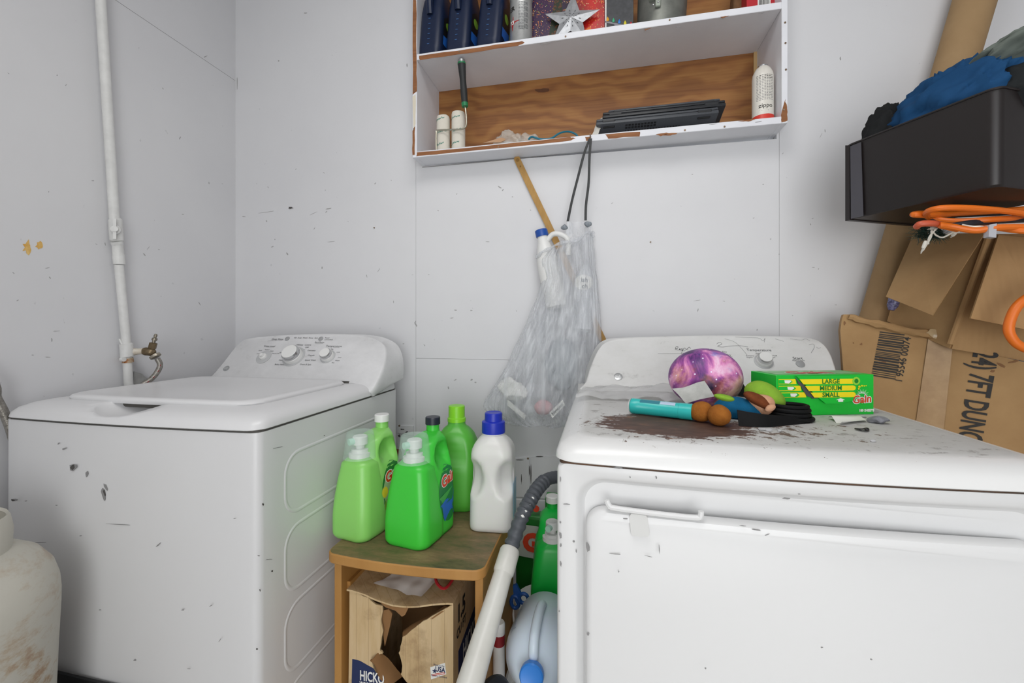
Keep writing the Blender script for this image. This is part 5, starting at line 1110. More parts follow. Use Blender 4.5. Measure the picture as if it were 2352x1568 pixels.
# green detergent pouch and box against the wall
t = thing('detergent_pouch', 'green detergent pouch with orange lettering leaning on the back wall', 'pouch', (-.18, 1.405, 0))
b = BM(); box(b, -.27, -.09, 1.375, 1.43, 0, .475, .012, 3); wob(b, .004, 25, 3); part('pouch', b, mat('pouch_green', '#1f7a2c', .3, col2='#15601f', vs=9), t)
c = at(1213, 1240, Y=1.372); b = BM(); 
pts = [(c.x-.05, c.z-.05), (c.x+.07, c.z-.06), (c.x+.07, c.z+.045), (c.x-.03, c.z+.05)]; slab(b, [(x, 1.3695, z) for x, z in pts], (0, .001, 0)); lb = part('white_field', b, mat('pouch_white', '#b9bdb4', .4), t)
b = text('Gain', .075, .005); xf(b, frame((c.x+.055, 1.368, c.z-.008), (1, 0, 0), (0, 0, 1))); part('lettering', b, M_RED, lb, smooth=0)
t = thing('detergent_box', 'small green carton on top of the detergent pouch', 'box', (-.13, 1.405, .477)); b = BM(); box(b, -.175, -.085, 1.38, 1.43, .477, .535, .001, 1); part('carton', b, mat('carton_green', '#2b8a35', .4), t)
c = at(1231, 1168, Y=1.379); b = BM(); cyl(b, c+Vector((0, .0005, 0)), c, .011); part('red_dot', b, M_RED, t)
# ---------------------------------------------------------------- things lying on the dryer
ZT = DZ+.0362
def galaxy():
    k = NT('galaxy_print'); v = k.obj()
    n = k.noise(k.obj(loc=(.3, .2, .1)), 16, 7, .6, .6); n2 = k.noise(k.obj(loc=(2, 5, 1)), 12, 5, .6, .3)
    c = k.ramp(n, [(.30, '#1d1730'), (.42, '#55286f'), (.52, '#a34f9f'), (.60, '#e08fc0'), (.70, '#f4d3e8')])
    c = k.mix(k.ramp(n2, [(.52, 0.0), (.62, .8)]), c, k.ramp(n, [(.35, '#2c2036'), (.5, '#9c4a38'), (.65, '#f0b9a0')]))
    c = k.mix(k.ramp(n2, [(.34, .75), (.44, 0.0)]), c, k.ramp(n, [(.3, '#231b3c'), (.55, '#5c63b8'), (.7, '#a9c4ee')]))
    vo = k.n('ShaderNodeTexVoronoi'); k.set(vo.inputs['Vector'], v); vo.inputs['Scale'].default_value = 95
    st = k.ramp(vo.outputs['Distance'], [(.10, 1.0), (.2, 0.0)]); st = k.math('MULTIPLY', st, k.ramp(k.xyz(vo.outputs['Color'])[0], [(.55, 0.0), (.7, 1.0)]))
    k.base(k.mix(st, c, '#f3e8ff')); k.p(Roughness=.45); return k.m
b = BM(); c = at(1619, 866, Y=1.02); sphere(b, (c.x, c.y, ZT+.0635), .076, .066, .064, 48, 32)
for v in b.verts: v.co.z = max(v.co.z, ZT+.0004)
single('galaxy_ball', b, galaxy(), 'purple galaxy print stress ball sitting on the dryer', 'ball', smooth=80)
b = BM(); c = at(1696, 880, Y=1.12); Mx = axis_m((c.x, 1.12, ZT+.052), (c.x+.5, 1.0, ZT+.35)); lathe(b, [(.004, -.03), (.035, -.024), (.051, 0), (.049, .002), (.033, -.02), (.004, -.026)], 32, M=Mx)
single('black_bowl', b, M_BLACK, 'black round bowl tilted behind the galaxy ball', 'bowl')
# wrinkled film along the console
def zfilm(p, u, v): return Vector((p.x+.006*noise.noise(p*20), p.y, ZT+.003+.016*abs(noise.noise(p*Vector((14, 30, 1)).x if False else Vector((p.x*16, p.y*34, 1))))+.03*math.sin(math.pi*v)*(.6+.5*noise.noise(Vector((p.x*9, 2, 0))))*(.35+.65*math.sin(math.pi*min(1, u*1.05)))))
t = thing('plastic_sheet', 'wrinkled clear plastic film strewn along the dryer console', 'plastic film', (.1, 1.06, ZT))
b = BM(); quadgrid(b, [at(1322, 916, Z=ZT), at(1600, 930, Z=ZT), at(1660, 905, Z=ZT), at(1345, 893, Z=ZT)], 60, 18, zfilm); part('film', b, mat('film_sheet', '#dadada', .22, alpha=.5), t, smooth=60)
b = BM(); q = [at(1543, 893, Y=.94), at(1617, 875, Y=.945), at(1640, 910, Y=.93), at(1575, 926, Y=.92)]; quadgrid(b, q, 12, 8, lambda p, u, v: p+noise.noise_vector(p*30)*.004); solid(b, .0006); part('label_scrap', b, mat('paper_grey', '#bcbcb8', .6, col2='#a6a6a2', vs=60), t)
# teal tube
t0, t1 = at(1449, 931, Z=ZT+.0155), at(1591, 946, Z=ZT+.0155); ax = axis_m(t0, t1); L = (t1-t0).length
t = thing('teal_tube', 'teal plastic tube lying on the rusty patch', 'tube', (t0+t1)/2-Vector((0, 0, .0155)))
b = BM(); lathe(b, [(.012, 0), (.0152, .003), (.0152, L*.16), (.0148, L*.165), (.0148, L*.8)], 28, M=ax); bvh = BVHTree.FromBMesh(b); part('body', b, mat('teal_plastic', '#2fb9b4', .3), t)
b = BM(); lathe(b, [(.0152, L*.802), (.0152, L*.992), (.0145, L)], 28, M=ax); part('cap', b, mat('teal_plastic', '#2fb9b4', .3), t)
b = BM(); lathe(b, [(.0125, -.002), (.0145, .0005)], 24, M=ax); part('white_end', b, M_WHITEPL, t)
u = (t1-t0).normalized(); n = Vector((-u.x*0, -.55, .83)); n = (n-u*n.dot(u)).normalized(); ya = n.cross(u)
for nm, x0, x1, mm in (('dark_label', .18, .50, mat('label_teal_dark', '#2f7f8f', .4)), ('barcode_label', .51, .75, mat('label_pale', '#b8cbe0', .4))):
    b = BM(); quadgrid(b, [t0+u*L*x0-ya*.004+n*.03, t0+u*L*x1-ya*.004+n*.03, t0+u*L*x1+ya*.005+n*.03, t0+u*L*x0+ya*.005+n*.03], 3, 5); stick(b, bvh, n, .0006); part(nm, b, mm, t)
b = BM(); lathe(b, [(.030, 0), (.031, .0012), (.028, .002)], 30, M=TL(Vector((t0.x+.085, t0.y-.01, ZT+.0003)))); single('black_disc', b, M_BLACK, 'thin black disc lying under the teal tube', 'disc')
# plush doll lying face down
M_FELT = lambda n, c, c2: mat(n, c, .95, col2=c2, vs=70, bump=.5, bs=400, spec=.1)
t = thing('plush_doll', 'plush doll with green cap, blue body and brown shoes lying on the dryer', 'doll', at(1690, 955, Z=ZT))
def ov(name, px, py, Z, rx, ry, rz, m, rot=Matrix(), seed=0, par=None, Y=None):
    c = at(px, py, Y=Y) if Y else at(px, py, Z=ZT+Z); b = BM(); sphere(b, c, rx, ry, rz, 32, 20, rot); wob(b, .003, 30, seed)
    for v in b.verts: v.co.z = max(v.co.z, ZT+.0004)
    return part(name, b, m, par or t, smooth=80)
ov('torso', 1697, 940, .022, .042, .03, .021, M_FELT('felt_blue', '#175a80', '#1f668c'), RZ(-12), 1, Y=.915)
ov('sleeve', 1680, 928, .03, .032, .02, .015, M_FELT('felt_blue', '#1c6d97', '#2a7aa3'), RY(-8), 2, Y=.92)
hd = ov('head', 1748, 930, .028, .024, .02, .020, M_FELT('felt_skin', '#d3a283', '#c99877'), Matrix(), 3, Y=.905)
ov('hair', 1742, 921, .038, .030, .018, .010, M_FELT('felt_brown', '#6d3a22', '#7c4529'), RY(33), 4, Y=.895)
ov('cap', 1757, 909, .044, .038, .028, .025, M_FELT('felt_lime', '#8ab43c', '#7fa83a'), RY(28), 5, Y=.935)
ov('cap_brim', 1664, 913, .045, .018, .012, .006, M_FELT('felt_lime', '#8ab43c', '#7fa83a'), RY(10), 6)
for x, y, s in ((1612, 945, 7), (1652, 953, 8)):
    ov('shoe', x, y, .0185, .0195, .021, .0185, M_FELT('felt_tan', '#a2662c', '#8e5524'), RZ(20), s)
ov('ear', 1768, 938, .026, .01, .006, .006, M_FELT('felt_skin', '#d3a283', '#c99877'), RY(-30), 9)
# black strap and ring
M_STRAP = mat('strap_black', '#0a0b0c', .7, spec=.25)
t = thing('black_strap', 'black rubber strap with coiled ring in front of the dryer sheet box', 'strap', at(1790, 975, Z=ZT))
c0, c1, c2, c3 = at(1697, 978, Z=ZT), at(1760, 981, Z=ZT), at(1812, 976, Z=ZT), at(1860, 972, Z=ZT)
b = BM(); q = spline([c0, c1, c2, c3], 6); loft(b, [[p+Vector((0, dy, zz)) for dy, zz in ((-.001, .0005), (.001, .0005), (.012, h), (.010, h))] for p, h in zip(q, [.027-.020*i/len(q) for i in range(len(q))])]); part('strap', b, M_STRAP, t)
cc = at(1822, 962, Z=ZT+.004)
for r_, z, w_ in ((.036, .0045, .004), (.031, .012, .004), (.030, .020, .0042), (.028, .027, .0036)):
    b = BM(); tube(b, [Vector((cc.x+r_*math.cos(a), cc.y+.012+r_*.8*math.sin(a), ZT+z)) for a in [2*math.pi*i/32 for i in range(32)]], w_, 8, closed=True); part('coil', b, M_STRAP, t)
b = BM(); box(b, cc.x-.022, cc.x+.022, cc.y-.006, cc.y+.03, ZT+.004, ZT+.024, .006, 2); part('clasp', b, M_BLACK, t)
# dryer sheet box
F0 = at(1783, 955, Z=ZT); F1 = at(2007, 951, Z=ZT); u = (F1-F0); u.z = 0; L = u.length; u.normalize(); vv_ = Vector((-u.y, u.x, 0)); ang = math.degrees(math.atan2(u.y, u.x))
t = thing('dryer_sheet_box', 'bright green dryer sheet carton with torn opening on the dryer', 'box', F0, RZ(ang))
H, D = .080, .08; M_GB = mat('carton_bright_green', '#10bd36', .4)
b = BM(); box(b, 0, L, .0, D, 0, H, .0008, 1); part('carton', b, M_GB, t, w=False)
def ft(pts, m, name, e=.0006, par=t, th=.0004):
    b = BM(); slab(b, [Vector((x*L, -e, z*H)) for x, z in pts], (0, -th, 0)); return part(name, b, m, par, w=False, smooth=0)
M_YEL = mat('print_yellow', '#f2dc12', .45); M_LG = mat('print_lime', '#8fd13a', .45); M_DG = mat('print_dark_green', '#0b7f23', .45)
flp = ft([(.18, .99), (.82, .99), (.80, .66), (.76, .36), (.62, .29), (.48, .30), (.42, .42), (.36, .55), (.27, .78)], M_GB, 'opening_flap', .004, t, .0012)
for i, z in enumerate((.78, .615, .45)):
    xl = .255+.055*i; xr = .76
    pts = [(xl, z), (xr-.0, z)]+[(xr+.02*math.sin(a)*1.4, z+.0625-.0625*math.cos(a)) for a in [math.pi*k/6 for k in range(1, 6)]]+[(xr, z+.125), (xl-.04, z+.125)]
    ft(pts, M_YEL, 'yellow_bar', .0052, flp); 
    b = text(('LARGE', 'MEDIUM', 'SMALL')[i], .0125, .0003); xf(b, TL((.53*L, -.0062, (z+.062)*H)) @ RX(90)); part('lettering', b, M_DG, flp, w=False, smooth=0)
    ft([(.02, z), (.20+.05*i, z), (.19+.05*i, z+.125), (.02, z+.125)], M_YEL, 'yellow_bar', .0007); ft([(.02, z+.015), (.135+.035*i, z+.015), (.16+.035*i, z+.062), (.135+.035*i, z+.11), (.02, z+.11)], M_DG if False else M_GB, 'green_tab', .0012)
    ft([(.08+.03*i, z+.03), (.12+.03*i, z+.02), (.145+.03*i, z+.07), (.135+.03*i, z+.1), (.075+.03*i, z+.1)], M_WHITEPRINT, 'sheet_icon', .0017)
ft(rag([Vector((x, z)) for x, z in ((.17, .985), (.26, .78), (.35, .56), (.42, .42), (.36, .42), (.30, .5), (.24, .72), (.2, .85))], .008, 3, 9), mat('torn_dark', '#4a4b4d', .8), 'torn_opening', .0022)
ft([(.14+.04*math.cos(a), .22+.10*math.sin(a)) for a in [i*.5 for i in range(13)]], M_LG, 'swirl_emblem', .0018); ft([(.14+.02*math.cos(a), .22+.055*math.sin(a)) for a in [i*.5 for i in range(13)]], M_DG, 'swirl_centre', .0024)
ft([(.79+.04*math.cos(a), .85+.10*math.sin(a)) for a in [i*.5 for i in range(13)]], M_LG, 'swirl_emblem', .0058, flp); ft([(.79+.02*math.cos(a), .85+.055*math.sin(a)) for a in [i*.5 for i in range(13)]], M_DG, 'swirl_centre', .0064, flp)
for x, z, r_ in ((.845, .70, .012), (.838, .645, .009), (.872, .72, .009), (.895, .715, .007), (.915, .72, .006)): ft([(x+r_*math.cos(a), z+r_*2.4*math.sin(a)) for a in [i*.6 for i in range(10)]], M_YEL, 'yellow_dot', .0008)
for i in range(15):
    a = math.radians(15+i*10.7); u_, w_ = math.cos(a), math.sin(a); c_ = (.87, .44); ft([(c_[0]+u_*.04-w_*.003, c_[1]+w_*.09), (c_[0]+u_*(.07 if i % 2 else .085), c_[1]+w_*(.16 if i % 2 else .2)), (c_[0]+u_*.04+w_*.003, c_[1]+w_*.09)], M_WHITEPRINT, 'white_ray', .0008)
for bold, m_, e in ((.0018, M_WHITEPRINT, .0012), (.0004, M_RED, .0018)):
    b = text('Gain', .0215, bold, shear=.12); xf(b, TL((.868*L, -e, .38*H)) @ RX(90) @ RZ(4)); part('lettering', b, m_, t, w=False, smooth=0)
b = text('180 SHEETS', .0065, .0003); xf(b, TL((.92*L, -.001, .1*H)) @ RX(90)); part('lettering', b, M_WHITEPRINT, t, w=False, smooth=0)
b = BM(); slab(b, [Vector((x*L, -.0046-.0012, z*H)) for x, z in ((.605, .34), (.605, .385), (.585, .385), (.63, .43), (.675, .385), (.655, .385), (.655, .34))], (0, -.0004, 0)); part('house_icon', b, M_WHITEPRINT, flp, w=False, smooth=0)
b = text('Gain', .05, .003, shear=.1); xf(b, TL((L*.45, D*.42, H+.0006))); part('lettering_outline', b, M_WHITEPRINT, t, w=False, smooth=0)
b = text('Gain', .05, .0012, shear=.1); xf(b, TL((L*.45, D*.42, H+.0012))); part('lettering', b, M_RED, t, w=False, smooth=0)
b = BM(); slab(b, [(L*.05, D*.2, H+.0002), (L*.95, D*.2, H+.0002), (L*.95, D*.95, H+.0002), (L*.05, D*.95, H+.0002)], (0, 0, .0003)); part('top_print', b, mat('print_soft_green', '#6fae6a', .45, col2='#9cc79a', vs=40), t, w=False, smooth=0)
b = text('Gain', .02, .0008, shear=.1); xf(b, TL((-.0006, D*.5, H*.62)) @ RZ(-90) @ RX(90)); part('lettering', b, M_RED, t, w=False, smooth=0)
# scraps
b = BM(); q = [at(x, y, Z=ZT+.001) for x, y in ((1902, 961), (1935, 976), (1990, 968), (1975, 958))]; quadgrid(b, q, 12, 6, lambda p, u, v: p+Vector((0, 0, .003+.005*math.sin(u*7)*(1-v)))); solid(b, .0004); single('paper_scrap', b, M_WHITEPRINT, 'folded white paper scrap in front of the green carton', 'paper')
b = BM(); c = at(2018, 964, Z=ZT+.006); sphere(b, c, .016, .012, .007, 30, 18); wob(b, .005, 90, 3)
for v in b.verts: v.co.z = max(v.co.z, ZT+.0003)
single('lint_clump', b, mat('lint_grey', '#8f9096', 1, col2='#7a7b82', vs=120, bump=.6, bs=300), 'grey lint clump beside the white paper scrap', 'lint')
t = thing('hair_clip', 'small black hair clip lying near the dryer top edge', 'clip', at(1978, 988, Z=ZT))
b = BM(); tube(b, spline([at(x, y, Z=ZT+.002) for x, y in ((1964, 984), (1980, 989), (1992, 989), (1995, 985), (1990, 983), (1980, 985), (1964, 984))], 5), .0012, 6); part('wire', b, M_BLACK, t)
b = BM(); sphere(b, at(1991, 986, Z=ZT+.003), .0035, .003, .0025, 12, 8); part('tip', b, M_BLACK, t)
for i, (x, y, r_) in enumerate(((1752, 985, .008), (1765, 987, .006), (1981, 956, .006), (1790, 989, .004), (2005, 1012, .004))):
    b = BM(); c = at(x, y, Z=ZT+.0015); sphere(b, c, r_, r_*.7, .0022, 14, 8); wob(b, .002, 150, i)
    for v in b.verts: v.co.z = max(v.co.z, ZT+.0002)
    single('dust_fluff', b, mat('dust_grey', '#b9b9ba', 1), ('pale dust fluff under the black strap left part', 'pale dust fluff just right under the black strap', 'dust fluff touching the green carton bottom corner', 'tiny dust fluff under the strap clasp', 'dust fluff near the dryer front right edge')[i], 'dust')
# ---------------------------------------------------------------- pile at the right
lp = [(.632, 1.305), (1.15, 1.105)]    # front bottom edge of the lower carton
fd = Vector((lp[1][0]-lp[0][0], lp[1][1]-lp[0][1], 0)).normalized(); nb = Vector((-fd.y, fd.x, 0)); 
def onf(px, py, off=.0):
    p0 = Vector((lp[0][0], lp[0][1], 0)); return atp(px, py, p0-nb*off, nb)
DB = .10
low = thing('large_carton', 'large brown carton with black lettering standing right of the dryer', 'box', (.85, 1.25, 0))
TLp = onf(1938, 722); TMp = onf(2060, 752); TRp = onf(2192, 792); TEp = onf(2400, 842)
b = BM(); outl = [Vector((lp[0][0], lp[0][1], 0)), Vector((lp[0][0], lp[0][1], .9)), onf(1930, 760), onf(1934, 732), TLp, onf(1955, 722), onf(2000, 738), TMp, onf(2130, 772), TRp, onf(2250, 808), TEp, TEp+fd*.30+Vector((0, 0, -.01)), Vector(((TEp+fd*.30).x, (TEp+fd*.30).y, 0))]
b2 = [p+nb*DB*(.6 if i < 5 else 1) for i, p in enumerate(outl)]
loft(b, [b2, outl, [p.lerp(Vector((.87, 1.21, .55)), .02)-nb*.0006 for p in outl]])
part('body', b, M_CARD, low, smooth=30)
M_TAPE = mat('clear_packing_tape', '#a3804f', .42, col2='#8f6a3a', vs=30)
b = BM(); quadgrid(b, [onf(2088, 1075, .004), onf(2158, 1075, .004), onf(2188, 795, .004), onf(2132, 778, .004)], 6, 26, lambda p, u, v: p-nb*(.0012*abs(noise.noise(p*60)))); part('packing_tape', b, M_TAPE, low, smooth=60)
b = BM(); slab(b, [onf(x, y, .003) for x, y in ((2104, 1060), (2108, 1060), (2140, 800), (2137, 795))], nb*.0006); part('flap_seam', b, M_CARDIN, low)
b = BM(); q = [onf(x, y, .003) for x, y in ((1950, 728), (2060, 755), (2150, 772), (2196, 795))]; q2 = spline(q, 8); tube(b, q2, [.010+.004*noise.noise(p*50) for p in q2], 8); wob(b, .004, 60, 5); part('crushed_top_edge', b, M_CARD, low)
b = BM(); quadgrid(b, [onf(2125, 765, .016), onf(2175, 790, .016), onf(2185, 762, .012), onf(2138, 755, .012)], 8, 6, lambda p, u, v: p+noise.noise_vector(p*60)*.005); part('tape_wad', b, mat('tape_shiny', '#c4ab85', .15, alpha=.8), low, smooth=60)
b = BM(); quadgrid(b, [onf(2178, 790, .012), onf(2236, 806, .01), onf(2238, 780, .004), onf(2180, 770, .004)], 10, 6, lambda p, u, v: p+noise.noise_vector(p*70)*.006); solid(b, .002); part('torn_paper_edge', b, M_CARD, low)
tx0, tx1 = onf(2268, 800, .0022), onf(2229, 1010, .0022); ud = (tx1-tx0).normalized(); yv = (-nb).cross(ud)
b = text('24) 7FT DUNG', .056, .0014, sx=.60, align='LEFT'); xf(b, frame(onf(2262, 806, .0024), ud, yv)); part('lettering', b, M_BLACKPRINT, low, smooth=0)
bt = barcode(0, .115, 0, .048, 0, 9)
for v in bt.verts: v.co = Vector((v.co.x, v.co.z, v.co.y))
ub = (onf(2046, 868, 0)-onf(2066, 770, 0)).normalized(); xf(bt, frame(onf(2078, 768, .0022), ub, (-nb).cross(ub)) @ TL((0, -.048, 0))); part('barcode', bt, M_BLACKPRINT, low, smooth=0)
b = text('1 95546 00074', .019, .0002); ub2 = -ub; xf(b, frame(onf(2075, 826, .0024), ub2, (-nb).cross(ub2))); part('lettering', b, M_BLACKPRINT, low, smooth=0)
st = [(2022, 825, 8, 5, 30), (2030, 832, 5, 7, 60), (1978, 790, 4, 3, 0), (1960, 787, 2, 2, 0), (1940, 742, 3, 6, 0), (2300, 838, 14, 3, -30), (2330, 830, 16, 3, 10), (2280, 852, 6, 4, 0)]
marks(low, lambda x, y: onf(x, y, .0012), st, mat('damp_stain', '#7f5a38', .8), 'stain', .0004, tuple(-nb), 12)
# cardboard tube
a0, a1 = at(2035, 690, Y=1.405), at(2240, 0, Y=1.405); d = (a1-a0).normalized(); e0 = a0-d*(a0.z/d.z); e1 = a1+d*.25
e0.y = e1.y = 1.408
b = BM(); cyl(b, e0+d*.02, e1, .0465, n=40); o = single('cardboard_tube', b, M_TUBEC, 'long brown cardboard tube leaning against the wall behind the cartons', 'tube', e0, smooth=30)
# upper carton with open flaps
up_ = thing('open_flap_carton', 'brown carton with flaps folded down on top of the large carton', 'box', (.9, 1.2, 1.0))
c0 = at(2183, 800, Y=1.205); c1 = at(2272, 538, Y=1.17); l1 = at(2098, 540, Y=1.335); l0 = at(2040, 738, Y=1.335)
fr = Vector((.36, .02, -.006)); 
P = dict(c0=c0, c1=c1, l1=l1, l0=l0, r0=c0+fr+Vector((0, 0, -.06)), r1=c1+fr, b0=l0+fr, b1=l1+fr)
for nm, ks, m_ in (('left_panel', ('l0', 'c0', 'c1', 'l1'), M_CARD), ('front_panel', ('c0', 'r0', 'r1', 'c1'), M_CARD2), ('back_panel', ('l0', 'b0', 'b1', 'l1'), M_CARD), ('right_panel', ('r0', 'b0', 'b1', 'r1'), M_CARD), ('bottom_panel', ('l0', 'c0', 'r0', 'b0'), M_CARD)):
    b = BM(); quadgrid(b, [P[q] for q in ks], 2, 2); solid(b, .004); part(nm, b, m_, up_)
b = BM(); slab(b, [at(x, y, Y=Y_) for x, y, Y_ in ((2099, 540, 1.31), (2263, 536, 1.145), (2143, 725, 1.10), (2036, 682, 1.25))], (-.003, -.003, .001)); part('left_flap', b, M_CARD, up_)
b = BM(); slab(b, [at(x, y, Y=Y_) for x, y, Y_ in ((2290, 540, 1.155), (2420, 552, 1.16), (2420, 770, 1.10), (2226, 731, 1.115))], (0, -.004, 0)); part('front_flap', b, M_CARD2, up_)
b = BM(); tube(b, [at(2183, 790, Y=1.188)+Vector((-.002, -.002, 0)), at(2272, 540, Y=1.168)+Vector((-.002, -.002, 0))], .006, 8); part('corner_fold', b, M_CARD2, up_)
b = BM(); c = at(2052, 695, Y=1.30); lathe(b, [(.006, -.02), (.012, -.008), (.013, .02)], 14, M=TL(c) @ RY(15)); single('purple_bauble', b, mat('bauble_purple', '#2e2a52', .35, col2='#8a88b0', vs=200), 'small dark purple ornament peeking out under the left flap', 'ornament')
# cloth filled drawer
zb0 = 1.346; q0 = at(1947, 505, Z=zb0); q1 = at(2293, 426, Z=zb0); u = (q1-q0); Ld = u.length; u.normalize(); vd = Vector((-u.y, u.x, 0)); Wd = .235; Hd = .183
M_DRW = mat('dark_brown_plastic', '#241f1f', .38, spec=.5)
dr = thing('storage_bin', 'dark brown plastic bin full of cloths on top of the pile', 'bin', q0)
def wallp(a, c, th, nm, flare=.0):
    n = (c-a).normalized().cross(Vector((0, 0, 1))); b = BM(); H_ = Vector((0, 0, Hd))
    slab(b, [a, c, c+H_, a+H_], -n*th); return part(nm, b, M_DRW, dr)
A, B_, C_, D_ = q0, q1, q1+vd*Wd, q0+vd*Wd; rcn = .02
b = BM(); fl = ring = None
def dring(z, i, r=.018):
    o = rr(Ld/2, Wd/2, Ld/2-i, Wd/2-i, r, z, 6); return [q0+u*p.x+vd*p.y+Vector((0, 0, p.z)) for p in o]
loft(b, [dring(.0, .006), dring(.0, .003), dring(.004, 0), dring(Hd-.003, -.002), dring(Hd, -.004), dring(Hd, .001), dring(Hd-.006, .003), dring(.006, .005)]); part('tray', b, M_DRW, dr, smooth=40)
b = BM(); 
for z0_ in (0,): slab(b, [q0-u*.003-vd*.004+Vector((0, 0, -.002)), q0+u*.008-vd*.004+Vector((0, 0, -.002)), q0+u*.008-vd*.004+Vector((0, 0, Hd-.002)), q0-u*.003-vd*.004+Vector((0, 0, Hd+.002))], vd*(Wd+.008)); part('front_plate', b, M_DRW, dr)
b = BM(); slab(b, [q0-vd*.0042+u*.011, q0-vd*.0042+u*.040, q0-vd*.0062+u*.036+Vector((0, 0, Hd-.006)), q0-vd*.0062+u*.011+Vector((0, 0, Hd-.006))], vd*.001); part('side_runner', b, mat('runner_gloss', '#4b4a50', .25), dr)
b = BM(); tube(b, [p+Vector((0, 0, .0)) for p in dring(Hd-.001, -.004)], .0022, 6, closed=True); part('rim_bead', b, M_DRW, dr)
def cloth(name, pts, m, label, seed, amp=.012, hgt=.05, nu=46, nv=30, base=0):
    c = [Vector(p) for p in pts]; b = BM()
    def f(p, uu, vv):
        e = (math.sin(math.pi*uu)*math.sin(math.pi*vv))**.5; q = p*16+Vector((seed, seed, seed))
        rid = 1-abs(noise.noise(q)); rid2 = 1-abs(noise.noise(q*2.1))
        return p+Vector((0, 0, hgt*e+amp*2.2*(rid-.7)*e+amp*.8*(rid2-.7)*e))+noise.noise_vector(q)*amp*.4
    quadgrid(b, c, nu, nv, f); return b
def loc(a_, b__, z): return q0+u*Ld*a_+vd*Wd*b__+Vector((0, 0, z))
def fabric(name, a_, b__):
    k = NT(name); wv = k.noise(k.obj(), 160, 3); k.base(k.ramp(k.noise(k.obj(), 9, 5), [(.3, a_), (.7, b__)])); k.p(Roughness=.85); k.b.inputs['Specular IOR Level'].default_value = .2; k.bump(wv, .2, .002); return k.m
def heap(name, c, rx, ry, rz, rot, m, label, seed, amp, sc):
    b = BM(); sphere(b, (0, 0, 0), 1, 1, 1, 64, 40)
    for v in b.verts:
        q = v.co*sc+Vector((seed, seed*2, 0)); rid = 1-2*abs(noise.noise(q)); rid2 = 1-2*abs(noise.noise(q*2.3)); v.co *= 1+amp*rid+amp*.45*rid2
        v.co = Vector((v.co.x*rx, v.co.y*ry, v.co.z*rz))
    xf(b, TL(Vector(c)) @ rot)
    return single(name, b, m, label, 'cloth', smooth=80)
ra = RZ(math.degrees(math.atan2(u.y, u.x)))
heap('folded_cloth', loc(.20, .24, Hd+.004), .046, .034, .066, ra @ RY(-8), fabric('cloth_black', '#1b1c1d', '#232425'), 'black cloth bunched at the left end of the dark bin', 4, .2, 2.0)
heap('folded_cloth', loc(.60, .30, Hd+.018), .095, .055, .066, ra @ RY(-16), fabric('cloth_blue', '#173f66', '#1d4b76'), 'blue woven cloth bulging out of the dark bin', 8, .27, 2.3)
heap('folded_cloth', loc(.90, .55, Hd+.096), .092, .075, .024, ra @ RY(-15), fabric('cloth_grey_green', '#6f766f', '#626a64'), 'grey green canvas cloth lying highest in the dark bin', 15, .17, 2.0)
heap('folded_cloth', loc(.95, .45, Hd+.015), .05, .06, .05, ra, fabric('cloth_charcoal', '#26292a', '#1e2021'), 'charcoal cloth under the grey green canvas', 21, .10, 1.5)
# orange cord coil between drawer and carton
M_OR = mat('cord_orange', '#e2701a', .45); t = thing('extension_cord', 'coiled orange extension cord squeezed under the dark bin', 'cord', at(2250, 520, Y=1.14))
def loop(pts, r_, m, nm, par=t):
    b = BM(); tube(b, spline([at(x, y, Y=Y_) for x, y, Y_ in pts], 7), r_, 10); return part(nm, b, m, par)
loop([(2590, 520, 1.12), (2500, 512, 1.06), (2420, 505, 1.05), (2330, 487, 1.02), (2230, 478, 1.0), (2160, 478, 1.0), (2128, 488, 1.03), (2140, 501, 1.07), (2200, 508, 1.05), (2290, 503, 1.03), (2420, 495, 1.1), (2520, 500, 1.16), (2600, 512, 1.16)], .0058, M_OR, 'cord_strand')
loop([(2600, 508, 1.13), (2520, 484, 1.13), (2420, 475, 1.12), (2300, 484, 1.12), (2200, 490, 1.10), (2140, 494, 1.06), (2100, 493, 1.05), (2112, 490, 1.1), (2200, 485, 1.16)], .0058, M_OR, 'cord_strand')
loop([(2200, 526, 1.03), (2160, 517, 1.02), (2185, 520, 1.02), (2240, 529, 1.01), (2300, 522, 1.0), (2420, 522, 1.02), (2520, 530, 1.06), (2600, 530, 1.14)], .0062, M_OR, 'cord_strand')
loop([(2600, 526, 1.12), (2520, 536, 1.04), (2420, 530, 1.0), (2352, 530, 1.0), (2300, 524, 1.02), (2260, 516, 1.06), (2200, 513, 1.1)], .0058, M_OR, 'cord_strand')
loop([(2105, 521, 1.03), (2115, 514, 1.02), (2145, 513, 1.02), (2160, 516, 1.04)], .0062, mat('cord_coral', '#c2583a', .45), 'cord_end')
b = BM(); q = at(2281, 530, Y=.995); slab(b, [q+Vector((x, 0, z)) for x, z in ((-.006, .012), (.006, .014), (.005, -.013), (-.007, -.011))], (0, .012, 0)); part('zip_tie', b, mat('tie_grey', '#b4b4ba', .4), t)
t = thing('orange_cord', 'thick orange cord loop hanging at the right picture edge', 'cord', at(2345, 790, Y=1.04)); b = BM(); tube(b, spline([at(x, y, Y=1.05) for x, y in ((2420, 655, ), (2370, 678), (2335, 705), (2318, 745), (2322, 772), (2345, 795), (2400, 812), (2470, 800), (2505, 735), (2475, 668))], 8, True), .0085, 12, closed=True); part('cord', b, M_OR, t)
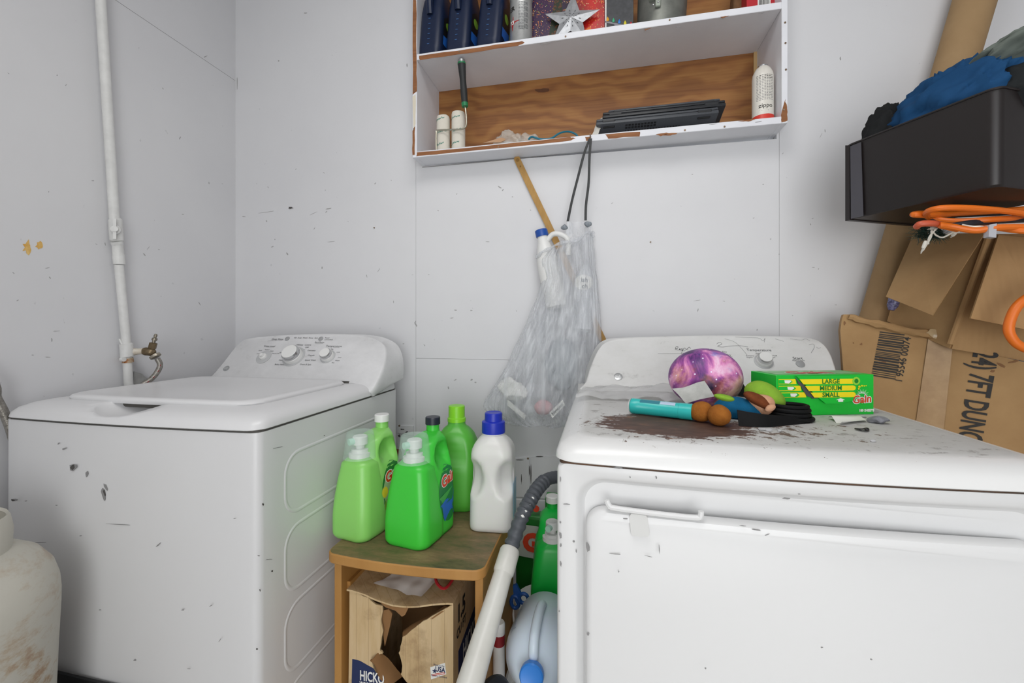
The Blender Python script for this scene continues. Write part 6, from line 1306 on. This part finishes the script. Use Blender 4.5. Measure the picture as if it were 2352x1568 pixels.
t = thing('navy_cord', 'dark navy cord tangled with the orange extension cord', 'cord', at(2250, 515, Y=1.08))
loop([(2138, 508, 1.06), (2170, 520, 1.04), (2230, 512, 1.03), (2330, 505, 1.05), (2420, 505, 1.08), (2580, 518, 1.12)], .006, mat('cord_navy', '#20242c', .5), 'cord', t); loop([(2180, 494, 1.14), (2280, 490, 1.14), (2420, 484, 1.12), (2580, 500, 1.14)], .006, mat('cord_navy', '#20242c', .5), 'cord', t)
# string lights
t = thing('string_lights', 'white mini string lights on green garland on the carton edge', 'string lights', at(2130, 560, Y=1.06)); M_LW = mat('string_white', '#e6e3d8', .4)
for pts in ([(2120, 575, 1.08), (2138, 545, 1.06), (2140, 530, 1.05), (2150, 540, 1.06), (2165, 545, 1.07), (2185, 536, 1.06), (2200, 528, 1.05), (2250, 524, 1.04)], [(2132, 560, 1.07), (2134, 545, 1.06), (2146, 530, 1.05), (2152, 524, 1.05)], [(2210, 516, 1.02), (2235, 520, 1.01), (2255, 520, 1.01), (2280, 525, 1.02)]):
    loop(pts, .0016, M_LW, 'wire', t)
for x0, y0, x1, y1 in ((2118, 575, 2127, 553), (2186, 543, 2194, 535), (2180, 536, 2205, 531), (2134, 526, 2148, 523)):
    a_, c_ = at(x0, y0, Y=1.07), at(x1, y1, Y=1.06); b = BM(); ax = axis_m(c_, a_); Lb = (a_-c_).length; lathe(b, [(.0028, 0), (.0034, Lb*.2), (.0032, Lb*.7), (.0022, Lb*.75)], 10, M=ax); o = part('socket', b, M_LW, t)
    b = BM(); lathe(b, [(.0018, Lb*.75), (.0019, Lb*1.1), (.0006, Lb*1.35)], 8, M=ax); part('bulb', b, mat('bulb_clear', '#dcd9d0', .1, alpha=.6), o)
b = BM(); rn = random.Random(4)
for i in range(190):
    c = at(2108+rn.random()*52, 520+rn.random()*26, Y=1.09); dd = Vector((rn.uniform(-1, 1), rn.uniform(-1, .3), rn.uniform(-1, .6))).normalized()*.022; tube(b, [c, c+dd], [.0009, .0003], 3)
part('garland_needles', b, mat('needle_green', '#1f3a30', .6), t, kind='stuff')
